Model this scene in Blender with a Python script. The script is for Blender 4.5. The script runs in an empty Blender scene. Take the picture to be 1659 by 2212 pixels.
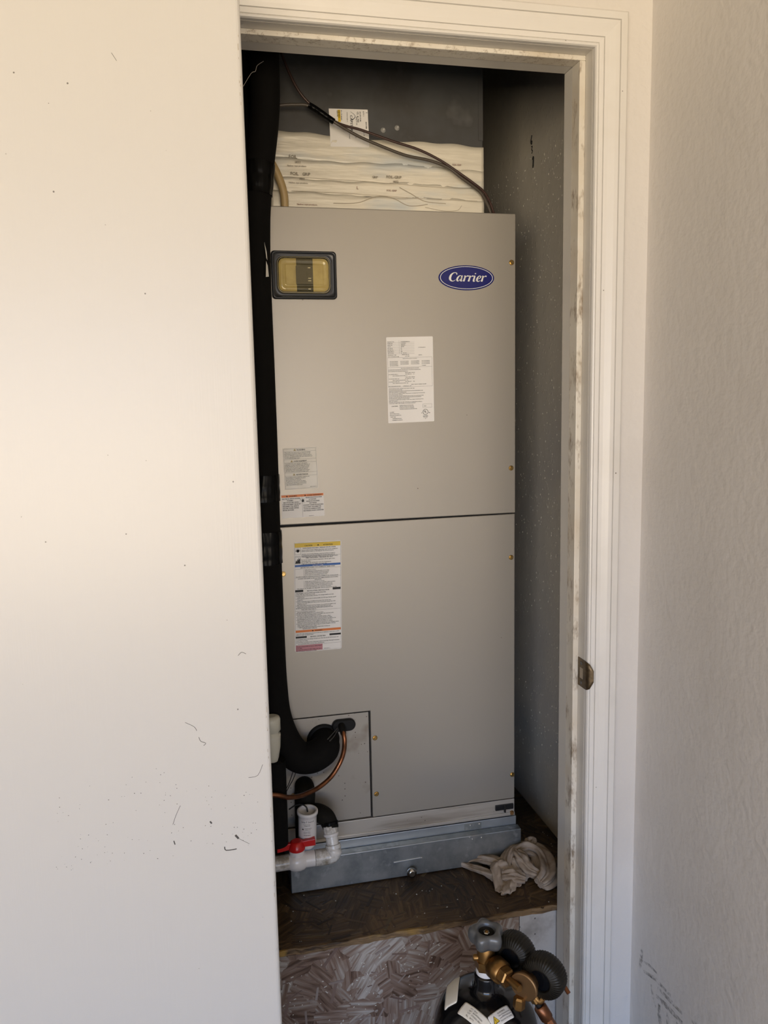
import bpy, bmesh, math, random
from mathutils import Vector, Matrix
random.seed(7)
S = bpy.context.scene
COL = S.collection
PI = math.pi

# ------------------------------------------------------------------ camera
R = ((0.97425319, -0.22450652, -0.02067733),      # right
     (0.05038019, 0.12739353, 0.99057192),        # up
     (0.2197557, 0.96610958, -0.13542423))        # forward
cam_data = bpy.data.cameras.new('camera')
cam = bpy.data.objects.new('camera', cam_data)
COL.objects.link(cam)
cam.matrix_world = Matrix(((R[0][0], R[1][0], -R[2][0], -0.14331789),
                           (R[0][1], R[1][1], -R[2][1], -1.67056941),
                           (R[0][2], R[1][2], -R[2][2], 0.96785197),
                           (0, 0, 0, 1)))
cam_data.sensor_fit = 'HORIZONTAL'
cam_data.sensor_width = 36.0
cam_data.lens = 1742.055 * 36.0 / 1659.0
cam_data.clip_start = 0.02
S.camera = cam

# ------------------------------------------------------------------ daylight outside the open garage door
world = bpy.data.worlds.new('daylight')
S.world = world
world.use_nodes = True
wn = world.node_tree.nodes
wl = world.node_tree.links
wn.clear()
w_out = wn.new('ShaderNodeOutputWorld')
w_bg = wn.new('ShaderNodeBackground')
w_tc = wn.new('ShaderNodeTexCoord')
w_sep = wn.new('ShaderNodeSeparateXYZ')
w_map = wn.new('ShaderNodeMapRange')
w_map.inputs['From Min'].default_value = -1.0
w_map.inputs['From Max'].default_value = 1.0
w_ramp = wn.new('ShaderNodeValToRGB')
e = w_ramp.color_ramp.elements
e[0].position = 0.0
e[0].color = (1.0, 0.82, 0.585, 1)          # sunlit driveway below the horizon
e[1].position = 1.0
e[1].color = (0.16, 0.27, 0.49, 1)         # zenith
k = e.new(0.497); k.color = (1.0, 0.82, 0.585, 1)
k = e.new(0.507); k.color = (0.27, 0.40, 0.64, 1)   # horizon sky
k = e.new(0.75); k.color = (0.22, 0.35, 0.60, 1)
wl.new(w_tc.outputs['Generated'], w_sep.inputs[0])
wl.new(w_sep.outputs['Z'], w_map.inputs['Value'])
wl.new(w_map.outputs['Result'], w_ramp.inputs['Fac'])
wl.new(w_ramp.outputs['Color'], w_bg.inputs['Color'])
w_bg.inputs['Strength'].default_value = 9.0
wl.new(w_bg.outputs[0], w_out.inputs[0])

# garage door opening (light portal for the sky, emits nothing itself)
OPEN_X0, OPEN_X1, OPEN_Y, FLOOR, OPEN_TOP = -4.4, 0.50, -6.0, -0.47, 1.68
pl = bpy.data.lights.new('garage_opening', 'AREA')
pl.shape = 'RECTANGLE'
pl.size = OPEN_X1 - OPEN_X0
pl.size_y = OPEN_TOP - FLOOR
pl.cycles.is_portal = True
po = bpy.data.objects.new('garage_opening', pl)
COL.objects.link(po)
po.location = ((OPEN_X0 + OPEN_X1) / 2, OPEN_Y, (OPEN_TOP + FLOOR) / 2)
po.rotation_euler = (PI / 2, 0, 0)       # -Z axis looks along +Y
po.rotation_euler = (-PI / 2, 0, PI)
S.view_settings.view_transform = 'Standard'
S.view_settings.look = 'None'
S.view_settings.gamma = 1.0
S.view_settings.use_curve_mapping = False
S.view_settings.exposure = 0.22
S.cycles.use_adaptive_sampling = True
S.cycles.adaptive_threshold = 0.06
S.cycles.max_bounces = 4
S.cycles.diffuse_bounces = 3
S.cycles.glossy_bounces = 3
S.cycles.transparent_max_bounces = 6
S.cycles.caustics_reflective = False
S.cycles.caustics_refractive = False


# ------------------------------------------------------------------ materials
def M(name, col, rough=0.5, metal=0.0, mix=(), speck=(), bump=(), spec=0.5, coat=0.0, alpha_noise=None):
    m = bpy.data.materials.new(name)
    m.use_nodes = True
    n = m.node_tree.nodes
    l = m.node_tree.links
    b = n['Principled BSDF']
    b.inputs['Roughness'].default_value = rough
    b.inputs['Metallic'].default_value = metal
    b.inputs['Specular IOR Level'].default_value = spec
    b.inputs['Coat Weight'].default_value = coat
    b.inputs['Base Color'].default_value = (*col, 1)
    tc = n.new('ShaderNodeTexCoord')

    def mapped(stretch, rot=(0, 0, 0)):
        mp = n.new('ShaderNodeMapping')
        mp.inputs['Scale'].default_value = stretch
        mp.inputs['Rotation'].default_value = rot
        l.new(tc.outputs['Object'], mp.inputs['Vector'])
        return mp.outputs[0]
    cur = None

    def blend(fac, col2):
        nonlocal cur
        mx = n.new('ShaderNodeMix')
        mx.data_type = 'RGBA'
        l.new(fac, mx.inputs[0])
        if cur is None:
            mx.inputs[6].default_value = (*col, 1)
        else:
            l.new(cur, mx.inputs[6])
        mx.inputs[7].default_value = (*col2, 1)
        cur = mx.outputs[2]
    for d in mix:
        nz = n.new('ShaderNodeTexNoise')
        nz.inputs['Scale'].default_value = d.get('scale', 5)
        nz.inputs['Detail'].default_value = min(d.get('detail', 3), 4)
        nz.inputs['Roughness'].default_value = d.get('nr', 0.6)
        nz.inputs['Distortion'].default_value = d.get('dist', 0)
        l.new(mapped(d.get('stretch', (1, 1, 1)), d.get('rot', (0, 0, 0))), nz.inputs['Vector'])
        mr = n.new('ShaderNodeMapRange')
        mr.inputs['From Min'].default_value = d.get('lo', 0.4)
        mr.inputs['From Max'].default_value = d.get('hi', 0.6)
        mr.inputs['To Max'].default_value = d.get('amt', 1.0)
        l.new(nz.outputs['Fac'], mr.inputs['Value'])
        blend(mr.outputs[0], d['col'])
    for d in speck:
        vo = n.new('ShaderNodeTexVoronoi')
        vo.inputs['Scale'].default_value = d.get('scale', 40)
        l.new(mapped(d.get('stretch', (1, 1, 1)), d.get('rot', (0, 0, 0))), vo.inputs['Vector'])
        lt = n.new('ShaderNodeMath'); lt.operation = 'LESS_THAN'
        l.new(vo.outputs['Distance'], lt.inputs[0])
        lt.inputs[1].default_value = d.get('size', 0.08)
        sp = n.new('ShaderNodeSeparateColor')
        l.new(vo.outputs['Color'], sp.inputs[0])
        lt2 = n.new('ShaderNodeMath'); lt2.operation = 'LESS_THAN'
        l.new(sp.outputs[0], lt2.inputs[0])
        lt2.inputs[1].default_value = d.get('keep', 0.3)
        mu = n.new('ShaderNodeMath'); mu.operation = 'MULTIPLY'
        l.new(lt.outputs[0], mu.inputs[0]); l.new(lt2.outputs[0], mu.inputs[1])
        mu2 = n.new('ShaderNodeMath'); mu2.operation = 'MULTIPLY'
        l.new(mu.outputs[0], mu2.inputs[0]); mu2.inputs[1].default_value = d.get('amt', 0.8)
        blend(mu2.outputs[0], d['col'])
    if cur is not None:
        l.new(cur, b.inputs['Base Color'])
    prev = None
    for d in bump:
        if d.get('kind', 'noise') == 'voronoi':
            t = n.new('ShaderNodeTexVoronoi')
            t.inputs['Scale'].default_value = d['scale']
            l.new(mapped(d.get('stretch', (1, 1, 1))), t.inputs['Vector'])
            mr = n.new('ShaderNodeMapRange')
            mr.inputs['From Min'].default_value = 0.0
            mr.inputs['From Max'].default_value = d.get('hi', 0.35)
            mr.inputs['To Min'].default_value = 1.0
            mr.inputs['To Max'].default_value = 0.0
            l.new(t.outputs['Distance'], mr.inputs['Value'])
            h = mr.outputs[0]
        else:
            t = n.new('ShaderNodeTexNoise')
            t.inputs['Scale'].default_value = d['scale']
            t.inputs['Detail'].default_value = min(d.get('detail', 2), 3)
            l.new(mapped(d.get('stretch', (1, 1, 1))), t.inputs['Vector'])
            h = t.outputs['Fac']
        bp = n.new('ShaderNodeBump')
        bp.inputs['Strength'].default_value = d.get('s', 0.3)
        bp.inputs['Distance'].default_value = d.get('d', 0.002)
        l.new(h, bp.inputs['Height'])
        if prev:
            l.new(prev, bp.inputs['Normal'])
        prev = bp.outputs[0]
    if prev:
        l.new(prev, b.inputs['Normal'])
    if alpha_noise:
        nz = n.new('ShaderNodeTexNoise')
        nz.inputs['Scale'].default_value = alpha_noise[0]
        nz.inputs['Detail'].default_value = 5
        l.new(mapped(alpha_noise[3] if len(alpha_noise) > 3 else (1, 1, 1)), nz.inputs['Vector'])
        mr = n.new('ShaderNodeMapRange')
        mr.inputs['From Min'].default_value = alpha_noise[1]
        mr.inputs['From Max'].default_value = alpha_noise[2]
        l.new(nz.outputs['Fac'], mr.inputs['Value'])
        l.new(mr.outputs[0], b.inputs['Alpha'])
    return m


def M_island(name, cols, rough):
    m = bpy.data.materials.new(name)
    m.use_nodes = True
    n = m.node_tree.nodes; l = m.node_tree.links
    b = n['Principled BSDF']
    b.inputs['Roughness'].default_value = rough
    g = n.new('ShaderNodeNewGeometry')
    r = n.new('ShaderNodeValToRGB')
    r.color_ramp.interpolation = 'CONSTANT'
    els = r.color_ramp.elements
    for i, c in enumerate(cols):
        if i < 2:
            x = els[i]
            x.position = i / len(cols)
        else:
            x = els.new(i / len(cols))
        x.color = (*c, 1)
    l.new(g.outputs['Random Per Island'], r.inputs[0])
    l.new(r.outputs[0], b.inputs['Base Color'])
    return m


mt = {}
mt['wall'] = M('painted_drywall', (0.76, 0.73, 0.70), 0.55, bump=[dict(scale=70, s=0.6, d=0.0025), dict(scale=9, s=0.3, d=0.006)],
               mix=[dict(col=(0.62, 0.58, 0.54), scale=2.3, lo=0.5, hi=0.8, amt=0.5)],
               speck=[dict(col=(0.12, 0.10, 0.09), scale=22, size=0.035, keep=0.22, amt=0.8)])
mt['wall_far'] = M('room_paint', (0.74, 0.71, 0.66), 0.6, bump=[dict(scale=60, s=0.2, d=0.002)])
mt['ceiling'] = M('ceiling_paint', (0.62, 0.59, 0.54), 0.8, bump=[dict(scale=90, s=0.3, d=0.003)])
mt['concrete'] = M('garage_concrete', (0.12, 0.11, 0.10), 0.6, mix=[dict(col=(0.08, 0.075, 0.07), scale=3)])
mt['trim'] = M('white_trim_paint', (0.80, 0.78, 0.75), 0.32, mix=[dict(col=(0.66, 0.62, 0.55), scale=6, lo=0.55, hi=0.85, amt=0.5)],
               speck=[dict(col=(0.12, 0.09, 0.07), scale=38, size=0.05, keep=0.10, amt=0.85)],
               bump=[dict(scale=30, s=0.08, d=0.002)])
mt['jamb'] = M('jamb_paint', (0.72, 0.69, 0.64), 0.38, speck=[dict(col=(0.15, 0.12, 0.09), scale=50, size=0.06, keep=0.06)],
               bump=[dict(scale=40, s=0.06, d=0.001)])
mt['stop'] = M('grimy_stop_paint', (0.80, 0.76, 0.68), 0.4,
               mix=[dict(col=(0.20, 0.13, 0.07), scale=14, stretch=(2.5, 2.5, 1), detail=8, nr=0.75, lo=0.52, hi=0.68, amt=0.85),
                    dict(col=(0.55, 0.44, 0.30), scale=7, lo=0.45, hi=0.7, amt=0.5)])
mt['stop_head'] = M('grimy_head_stop_paint', (0.80, 0.76, 0.68), 0.4,
                    mix=[dict(col=(0.20, 0.13, 0.07), scale=110, detail=4, nr=0.75, lo=0.52, hi=0.68, amt=0.65),
                         dict(col=(0.55, 0.44, 0.30), scale=7, lo=0.45, hi=0.7, amt=0.5)])
mt['door'] = M('white_door_paint', (0.735, 0.72, 0.695), 0.30,
               bump=[dict(scale=6, stretch=(60, 1, 0.7), s=0.10, d=0.0012, detail=3), dict(scale=35, s=0.05, d=0.002)],
               speck=[dict(col=(0.12, 0.11, 0.10), scale=28, size=0.034, keep=0.34, amt=0.8),
                      dict(col=(0.3, 0.28, 0.26), scale=60, size=0.05, keep=0.06, amt=0.5)])
mt['grime'] = M('dark_grime', (0.05, 0.04, 0.035), 0.8)
mt['scuff'] = M('grey_scuff', (0.24, 0.225, 0.205), 0.8, alpha_noise=(120, 0.38, 0.95, (1, 1, 1)))
mt['closet'] = M('closet_wall', (0.78, 0.735, 0.645), 0.24, spec=0.7,
                 bump=[dict(kind='voronoi', scale=75, stretch=(1, 1, 0.8), hi=0.26, s=0.3, d=0.002), dict(scale=25, s=0.25, d=0.004)],
                 mix=[dict(col=(0.55, 0.55, 0.56), scale=3.0, lo=0.45, hi=0.75, amt=0.6)])
mt['blob'] = M('glossy_wall_blobs', (0.80, 0.76, 0.67), 0.12, spec=0.8)
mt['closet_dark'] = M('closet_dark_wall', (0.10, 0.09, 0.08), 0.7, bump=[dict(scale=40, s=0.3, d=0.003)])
mt['ahu'] = M('taupe_powder_coat', (0.415, 0.385, 0.337), 0.38, metal=0.45,
              speck=[dict(col=(0.08, 0.06, 0.05), scale=26, size=0.03, keep=0.16, amt=0.8)], bump=[dict(scale=900, s=0.04, d=0.0004)])
mt['ahu_dirty'] = M('dirty_taupe_powder_coat', (0.42, 0.39, 0.345), 0.40, metal=0.4,
                    speck=[dict(col=(0.05, 0.035, 0.025), scale=150, size=0.2, keep=0.10, amt=0.75)],
                    mix=[dict(col=(0.25, 0.20, 0.15), scale=14, lo=0.54, hi=0.68, amt=0.6)])
mt['cab'] = M('cabinet_gap_shade', (0.02, 0.018, 0.016), 0.5, metal=0.4)  # near-black so the gaps between the panels look deeply shaded
mt['rail'] = M('base_rail_metal', (0.62, 0.58, 0.52), 0.36, metal=0.5,
               mix=[dict(col=(0.32, 0.26, 0.19), scale=12, stretch=(0.3, 1, 3), lo=0.52, hi=0.72, amt=0.7)],
               speck=[dict(col=(0.08, 0.05, 0.03), scale=120, size=0.14, keep=0.08, amt=0.7)])
mt['galv'] = M('galvanized_steel', (0.48, 0.51, 0.52), 0.36, metal=0.75,
               mix=[dict(col=(0.26, 0.29, 0.31), scale=16, detail=8, lo=0.4, hi=0.62, amt=0.8), dict(col=(0.68, 0.71, 0.73), scale=33, lo=0.58, hi=0.7, amt=0.6)],
               bump=[dict(scale=8, s=0.1, d=0.003)])
mt['galv_light'] = M('pale_galvanized_steel', (0.60, 0.66, 0.72), 0.30, metal=0.7, mix=[dict(col=(0.42, 0.46, 0.5), scale=9, amt=0.5)])
mt['plenum'] = M('plenum_sheet_metal', (0.09, 0.093, 0.096), 0.5, metal=0.3,
                 mix=[dict(col=(0.055, 0.05, 0.046), scale=6, detail=7, lo=0.42, hi=0.65, amt=0.8), dict(col=(0.26, 0.27, 0.28), scale=12, lo=0.58, hi=0.75, amt=0.35)])
mt['foil'] = M('painted_foil_tape', (0.80, 0.75, 0.63), 0.42, metal=0.15,
               mix=[dict(col=(0.55, 0.60, 0.62), scale=7, stretch=(0.6, 1, 2.2), lo=0.52, hi=0.66, amt=0.75),
                    dict(col=(0.60, 0.53, 0.40), scale=30, stretch=(0.15, 1, 2), lo=0.58, hi=0.72, amt=0.5)],
               bump=[dict(scale=22, stretch=(0.35, 1, 2.5), s=0.5, d=0.004, detail=8)])
mt['faint_ink'] = M('faded_ink', (0.50, 0.44, 0.35), 0.6)
mt['red_ink'] = M('faded_red_ink', (0.58, 0.40, 0.33), 0.6)
mt['foam'] = M('black_foam_insulation', (0.007, 0.0065, 0.006), 0.85, bump=[dict(scale=120, s=0.15, d=0.002)], spec=0.12)
mt['foam_dirty'] = M('dusty_black_foam', (0.010, 0.009, 0.007), 0.8, spec=0.15, mix=[dict(col=(0.045, 0.035, 0.02), scale=14, lo=0.5, hi=0.7, amt=0.6)],
                     bump=[dict(scale=60, s=0.35, d=0.003)])
mt['vinyl'] = M('black_vinyl_tape', (0.004, 0.004, 0.004), 0.26, spec=0.1, bump=[dict(scale=14, stretch=(3, 3, 0.5), s=0.9, d=0.008)])
mt['copper'] = M('aged_copper', (0.32, 0.125, 0.055), 0.34, metal=0.85, mix=[dict(col=(0.12, 0.055, 0.03), scale=25, lo=0.4, hi=0.65, amt=0.8)])
mt['brass'] = M('brass', (0.30, 0.165, 0.055), 0.36, metal=0.9, mix=[dict(col=(0.14, 0.075, 0.028), scale=60, lo=0.45, hi=0.7, amt=0.6)])
mt['brass_disc'] = M('brushed_brass', (0.27, 0.16, 0.075), 0.45, metal=0.8, bump=[dict(scale=30, stretch=(1, 12, 1), s=0.1, d=0.001)])
mt['gold'] = M('zinc_yellow_screw', (0.62, 0.43, 0.17), 0.28, metal=0.95)
mt['rust'] = M('rusty_screw', (0.30, 0.16, 0.06), 0.5, metal=0.6)
mt['pvc'] = M('grimy_white_pvc', (0.74, 0.72, 0.69), 0.25,
              mix=[dict(col=(0.22, 0.18, 0.12), scale=20, detail=4, nr=0.75, lo=0.42, hi=0.62, amt=0.85)])
mt['pvc_clean'] = M('white_pvc', (0.80, 0.77, 0.75), 0.22, mix=[dict(col=(0.5, 0.44, 0.36), scale=30, lo=0.6, hi=0.75, amt=0.5)])
mt['pvc_cream'] = M('cream_pvc', (0.68, 0.66, 0.55), 0.35)
mt['red'] = M('red_plastic', (0.55, 0.012, 0.012), 0.28)
mt['blackp'] = M('black_plastic', (0.016, 0.016, 0.018), 0.32)
mt['blackm'] = M('dull_black_plastic', (0.009, 0.009, 0.009), 0.6, spec=0.25)
mt['breaker_frame'] = M('black_cover_frame', (0.016, 0.018, 0.021), 0.30)
mt['breaker_back'] = M('yellowed_cavity', (0.74, 0.62, 0.32), 0.6, mix=[dict(col=(0.55, 0.40, 0.18), scale=40, amt=0.5)])
mt['window_rim_glint'] = M('pale_rim_glint', (0.55, 0.48, 0.28), 0.18)
mt['white_print'] = M('white_print', (0.88, 0.88, 0.86), 0.4)
mt['paper'] = M('white_label_stock', (0.92, 0.90, 0.87), 0.35)
mt['paper_old'] = M('aged_label_stock', (0.93, 0.90, 0.82), 0.4, mix=[dict(col=(0.80, 0.74, 0.61), scale=18, amt=0.4)])
mt['ink'] = M('black_ink', (0.02, 0.02, 0.02), 0.6)
mt['ink_grey'] = M('grey_ink', (0.10, 0.095, 0.09), 0.6)
mt['orange'] = M('orange_print', (0.80, 0.22, 0.04), 0.4)
mt['yellow'] = M('yellow_print', (0.80, 0.56, 0.04), 0.4)
mt['olive'] = M('dull_yellow_print', (0.50, 0.40, 0.16), 0.4)
mt['blue'] = M('blue_print', (0.02, 0.12, 0.42), 0.4)
mt['pink'] = M('pink_print', (0.60, 0.26, 0.30), 0.4)
mt['badge'] = M('navy_badge', (0.010, 0.014, 0.16), 0.25)
mt['wire'] = M('brown_cable_jacket', (0.055, 0.028, 0.022), 0.35)
mt['wire_grey'] = M('grey_brown_cable_jacket', (0.085, 0.07, 0.055), 0.4)
mt['beige'] = M('tan_flexible_tubing', (0.50, 0.36, 0.17), 0.45)
mt['thread'] = M('pale_thread', (0.45, 0.42, 0.38), 0.7)
mt['osb_top'] = M('dark_stained_strand_board', (0.105, 0.062, 0.028), 0.55,
                  mix=[dict(col=(0.020, 0.012, 0.007), scale=11, detail=6, lo=0.45, hi=0.62, stretch=(1, 2.2, 1), rot=(0, 0, 0.5)),
                       dict(col=(0.20, 0.125, 0.06), scale=20, detail=5, lo=0.58, hi=0.70, stretch=(1, 3, 1), rot=(0, 0, -0.6), amt=0.7)],
                  bump=[dict(scale=45, s=0.5, d=0.003)])
mt['osb_edge'] = M('splintered_board_edge', (0.24, 0.15, 0.07), 0.7,
                   mix=[dict(col=(0.05, 0.03, 0.015), scale=30, stretch=(0.35, 1, 4), detail=8, lo=0.42, hi=0.62),
                        dict(col=(0.45, 0.27, 0.06), scale=8, lo=0.58, hi=0.66, amt=0.8)],
                   bump=[dict(scale=40, stretch=(0.3, 1, 4), s=0.8, d=0.004)])
mt['osb_front'] = M('worn_whitewashed_strand_board', (0.40, 0.355, 0.32), 0.6,
                    mix=[dict(col=(0.185, 0.115, 0.09), scale=5, detail=4, nr=0.7, lo=0.40, hi=0.56, dist=0.6),
                         dict(col=(0.50, 0.46, 0.44), scale=24, detail=8, lo=0.55, hi=0.68, stretch=(1, 1, 2.5), rot=(0, 0.7, 0), amt=0.7)],
                    speck=[dict(col=(0.05, 0.025, 0.02), scale=70, size=0.16, keep=0.2, amt=0.8)],
                    bump=[dict(scale=30, stretch=(1, 1, 2.5), s=0.6, d=0.003)])
def M_osb(name, cols, axis, rough, scale=20, seed=0.0):
    m = bpy.data.materials.new(name)
    m.use_nodes = True
    n = m.node_tree.nodes; l = m.node_tree.links
    b = n['Principled BSDF']
    b.inputs['Roughness'].default_value = rough
    tc = n.new('ShaderNodeTexCoord')
    nz0 = n.new('ShaderNodeTexNoise'); nz0.inputs['Scale'].default_value = 30; nz0.inputs['Detail'].default_value = 2
    l.new(tc.outputs['Object'], nz0.inputs['Vector'])
    ad = n.new('ShaderNodeVectorMath'); ad.operation = 'MULTIPLY_ADD'
    l.new(nz0.outputs['Color'], ad.inputs[0]); ad.inputs[1].default_value = (0.06, 0.06, 0.06); l.new(tc.outputs['Object'], ad.inputs[2])
    vo = n.new('ShaderNodeTexVoronoi'); vo.inputs['Scale'].default_value = scale
    l.new(ad.outputs[0], vo.inputs['Vector'])
    sp = n.new('ShaderNodeSeparateColor'); l.new(vo.outputs['Color'], sp.inputs[0])
    an = n.new('ShaderNodeMath'); an.operation = 'MULTIPLY'; l.new(sp.outputs[0], an.inputs[0]); an.inputs[1].default_value = 6.28
    vr = n.new('ShaderNodeVectorRotate'); vr.rotation_type = axis
    l.new(tc.outputs['Object'], vr.inputs['Vector']); l.new(an.outputs[0], vr.inputs['Angle'])
    mp = n.new('ShaderNodeMapping'); mp.inputs['Scale'].default_value = (14, 150, 150) if axis == 'Z_AXIS' else (14, 14, 170)
    l.new(vr.outputs[0], mp.inputs['Vector'])
    nz = n.new('ShaderNodeTexNoise'); nz.inputs['Scale'].default_value = 1.0; nz.inputs['Detail'].default_value = 3
    l.new(mp.outputs[0], nz.inputs['Vector'])
    big = n.new('ShaderNodeTexNoise'); big.inputs['Scale'].default_value = 4.5; big.inputs['Detail'].default_value = 3
    l.new(tc.outputs['Object'], big.inputs['Vector'])
    sm = n.new('ShaderNodeMath'); sm.operation = 'MULTIPLY_ADD'; l.new(big.outputs['Fac'], sm.inputs[0]); sm.inputs[1].default_value = 0.9; l.new(nz.outputs['Fac'], sm.inputs[2])
    s2 = n.new('ShaderNodeMath'); s2.operation = 'MULTIPLY_ADD'; l.new(sp.outputs[1], s2.inputs[0]); s2.inputs[1].default_value = 0.22; l.new(sm.outputs[0], s2.inputs[2])
    mr = n.new('ShaderNodeMapRange'); mr.inputs['From Min'].default_value = 0.82; mr.inputs['From Max'].default_value = 1.33
    l.new(s2.outputs[0], mr.inputs['Value'])
    rp = n.new('ShaderNodeValToRGB')
    els = rp.color_ramp.elements
    els[0].color = (*cols[0], 1)
    els[1].color = (*cols[-1], 1)
    for i in range(1, len(cols) - 1):
        els.new(i / (len(cols) - 1)).color = (*cols[i], 1)
    l.new(mr.outputs[0], rp.inputs[0]); l.new(rp.outputs[0], b.inputs['Base Color'])
    bp = n.new('ShaderNodeBump'); bp.inputs['Strength'].default_value = 0.7; bp.inputs['Distance'].default_value = 0.003
    l.new(nz.outputs['Fac'], bp.inputs['Height']); l.new(bp.outputs[0], b.inputs['Normal'])
    return m


mt['board_white'] = M('white_painted_board', (0.56, 0.54, 0.52), 0.5,
                      mix=[dict(col=(0.26, 0.24, 0.22), scale=14, detail=8, lo=0.53, hi=0.7, amt=0.7)],
                      speck=[dict(col=(0.06, 0.045, 0.04), scale=60, size=0.12, keep=0.2, amt=0.8)], bump=[dict(scale=40, s=0.3, d=0.002)])
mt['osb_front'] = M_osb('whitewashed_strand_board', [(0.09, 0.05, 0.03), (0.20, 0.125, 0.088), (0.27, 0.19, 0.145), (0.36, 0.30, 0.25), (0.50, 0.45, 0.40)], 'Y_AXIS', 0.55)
mt['osb_top'] = M_osb('dark_stained_strand_board', [(0.022, 0.012, 0.006), (0.058, 0.033, 0.014), (0.10, 0.060, 0.026), (0.17, 0.105, 0.048)], 'Z_AXIS', 0.5, 16)
mt['flake'] = M_island('wood_strands', [(0.24, 0.165, 0.135), (0.19, 0.125, 0.10), (0.33, 0.275, 0.24), (0.22, 0.15, 0.12), (0.29, 0.23, 0.20), (0.16, 0.10, 0.08)], 0.6)
mt['flake_dark'] = M_island('dark_wood_strands', [(0.07, 0.042, 0.022), (0.035, 0.02, 0.011), (0.11, 0.068, 0.035), (0.055, 0.032, 0.017), (0.14, 0.10, 0.05)], 0.5)
mt['crumb'] = M('white_crumbs', (0.7, 0.68, 0.62), 0.7)
mt['rag'] = M('soiled_cotton_rag', (0.54, 0.45, 0.37), 0.9, mix=[dict(col=(0.24, 0.155, 0.085), scale=13, lo=0.46, hi=0.62, amt=0.8), dict(col=(0.66, 0.60, 0.54), scale=15, lo=0.5, hi=0.7, amt=0.7)],
              bump=[dict(scale=170, s=0.4, d=0.0015), dict(scale=40, s=0.4, d=0.003)], spec=0.1)
mt['tank'] = M('gloss_black_tank_paint', (0.006, 0.006, 0.007), 0.14, bump=[dict(scale=20, s=0.04, d=0.002)])
mt['wheel'] = M('grey_handwheel_paint', (0.135, 0.14, 0.145), 0.34, metal=0.3, bump=[dict(scale=80, s=0.08, d=0.001)])
mt['rubber'] = M('black_rubber', (0.008, 0.0072, 0.0055), 0.42, spec=0.3, mix=[dict(col=(0.018, 0.015, 0.010), scale=30, amt=0.6)])
mt['gaugeback'] = M('gauge_back_steel', (0.003, 0.004, 0.006), 0.25, spec=0.3)
mt['teflon'] = M('white_thread_tape', (0.80, 0.80, 0.82), 0.4)
mt['bronze'] = M('bronze_strike', (0.16, 0.115, 0.065), 0.42, metal=0.8, mix=[dict(col=(0.06, 0.045, 0.03), scale=60, amt=0.7)])
mt['hole'] = M('raw_wood', (0.45, 0.38, 0.29), 0.8)
mt['steel'] = M('polished_knob_steel', (0.60, 0.60, 0.60), 0.2, metal=1.0)
mt['rivet'] = M('bright_rivet', (0.80, 0.80, 0.78), 0.25, metal=0.6)

# tinted clear plastic window of the breaker cover (real see-through surface)
m = bpy.data.materials.new('yellowed_clear_plastic')
m.use_nodes = True
nn = m.node_tree.nodes; ll = m.node_tree.links
nn.remove(nn['Principled BSDF'])
t_ = nn.new('ShaderNodeBsdfTransparent'); t_.inputs[0].default_value = (0.92, 0.88, 0.68, 1)
g_ = nn.new('ShaderNodeBsdfGlossy'); g_.inputs['Color'].default_value = (1, 0.96, 0.8, 1); g_.inputs['Roughness'].default_value = 0.12
d_ = nn.new('ShaderNodeBsdfDiffuse'); d_.inputs['Color'].default_value = (0.55, 0.47, 0.22, 1)
x1 = nn.new('ShaderNodeMixShader'); x1.inputs[0].default_value = 0.10
x2 = nn.new('ShaderNodeMixShader')
lw = nn.new('ShaderNodeLayerWeight'); lw.inputs[0].default_value = 0.35
ll.new(t_.outputs[0], x1.inputs[1]); ll.new(d_.outputs[0], x1.inputs[2])
ll.new(lw.outputs['Fresnel'], x2.inputs[0]); ll.new(x1.outputs[0], x2.inputs[1]); ll.new(g_.outputs[0], x2.inputs[2])
ll.new(x2.outputs[0], nn['Material Output'].inputs[0])
mt['clear'] = m


# ------------------------------------------------------------------ mesh helpers (world coordinates)
ORG = {}


def thing(name, label, cat, loc, group=None):
    o = bpy.data.objects.new(name, None)
    COL.objects.link(o)
    o.empty_display_size = 0.05
    o.location = loc
    o['label'] = label
    o['category'] = cat
    if group:
        o['group'] = group
    ORG[o.name] = Vector(loc)
    return o


def tag(o, label, cat, group=None):
    o['label'] = label
    o['category'] = cat
    if group:
        o['group'] = group
    return o


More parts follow.
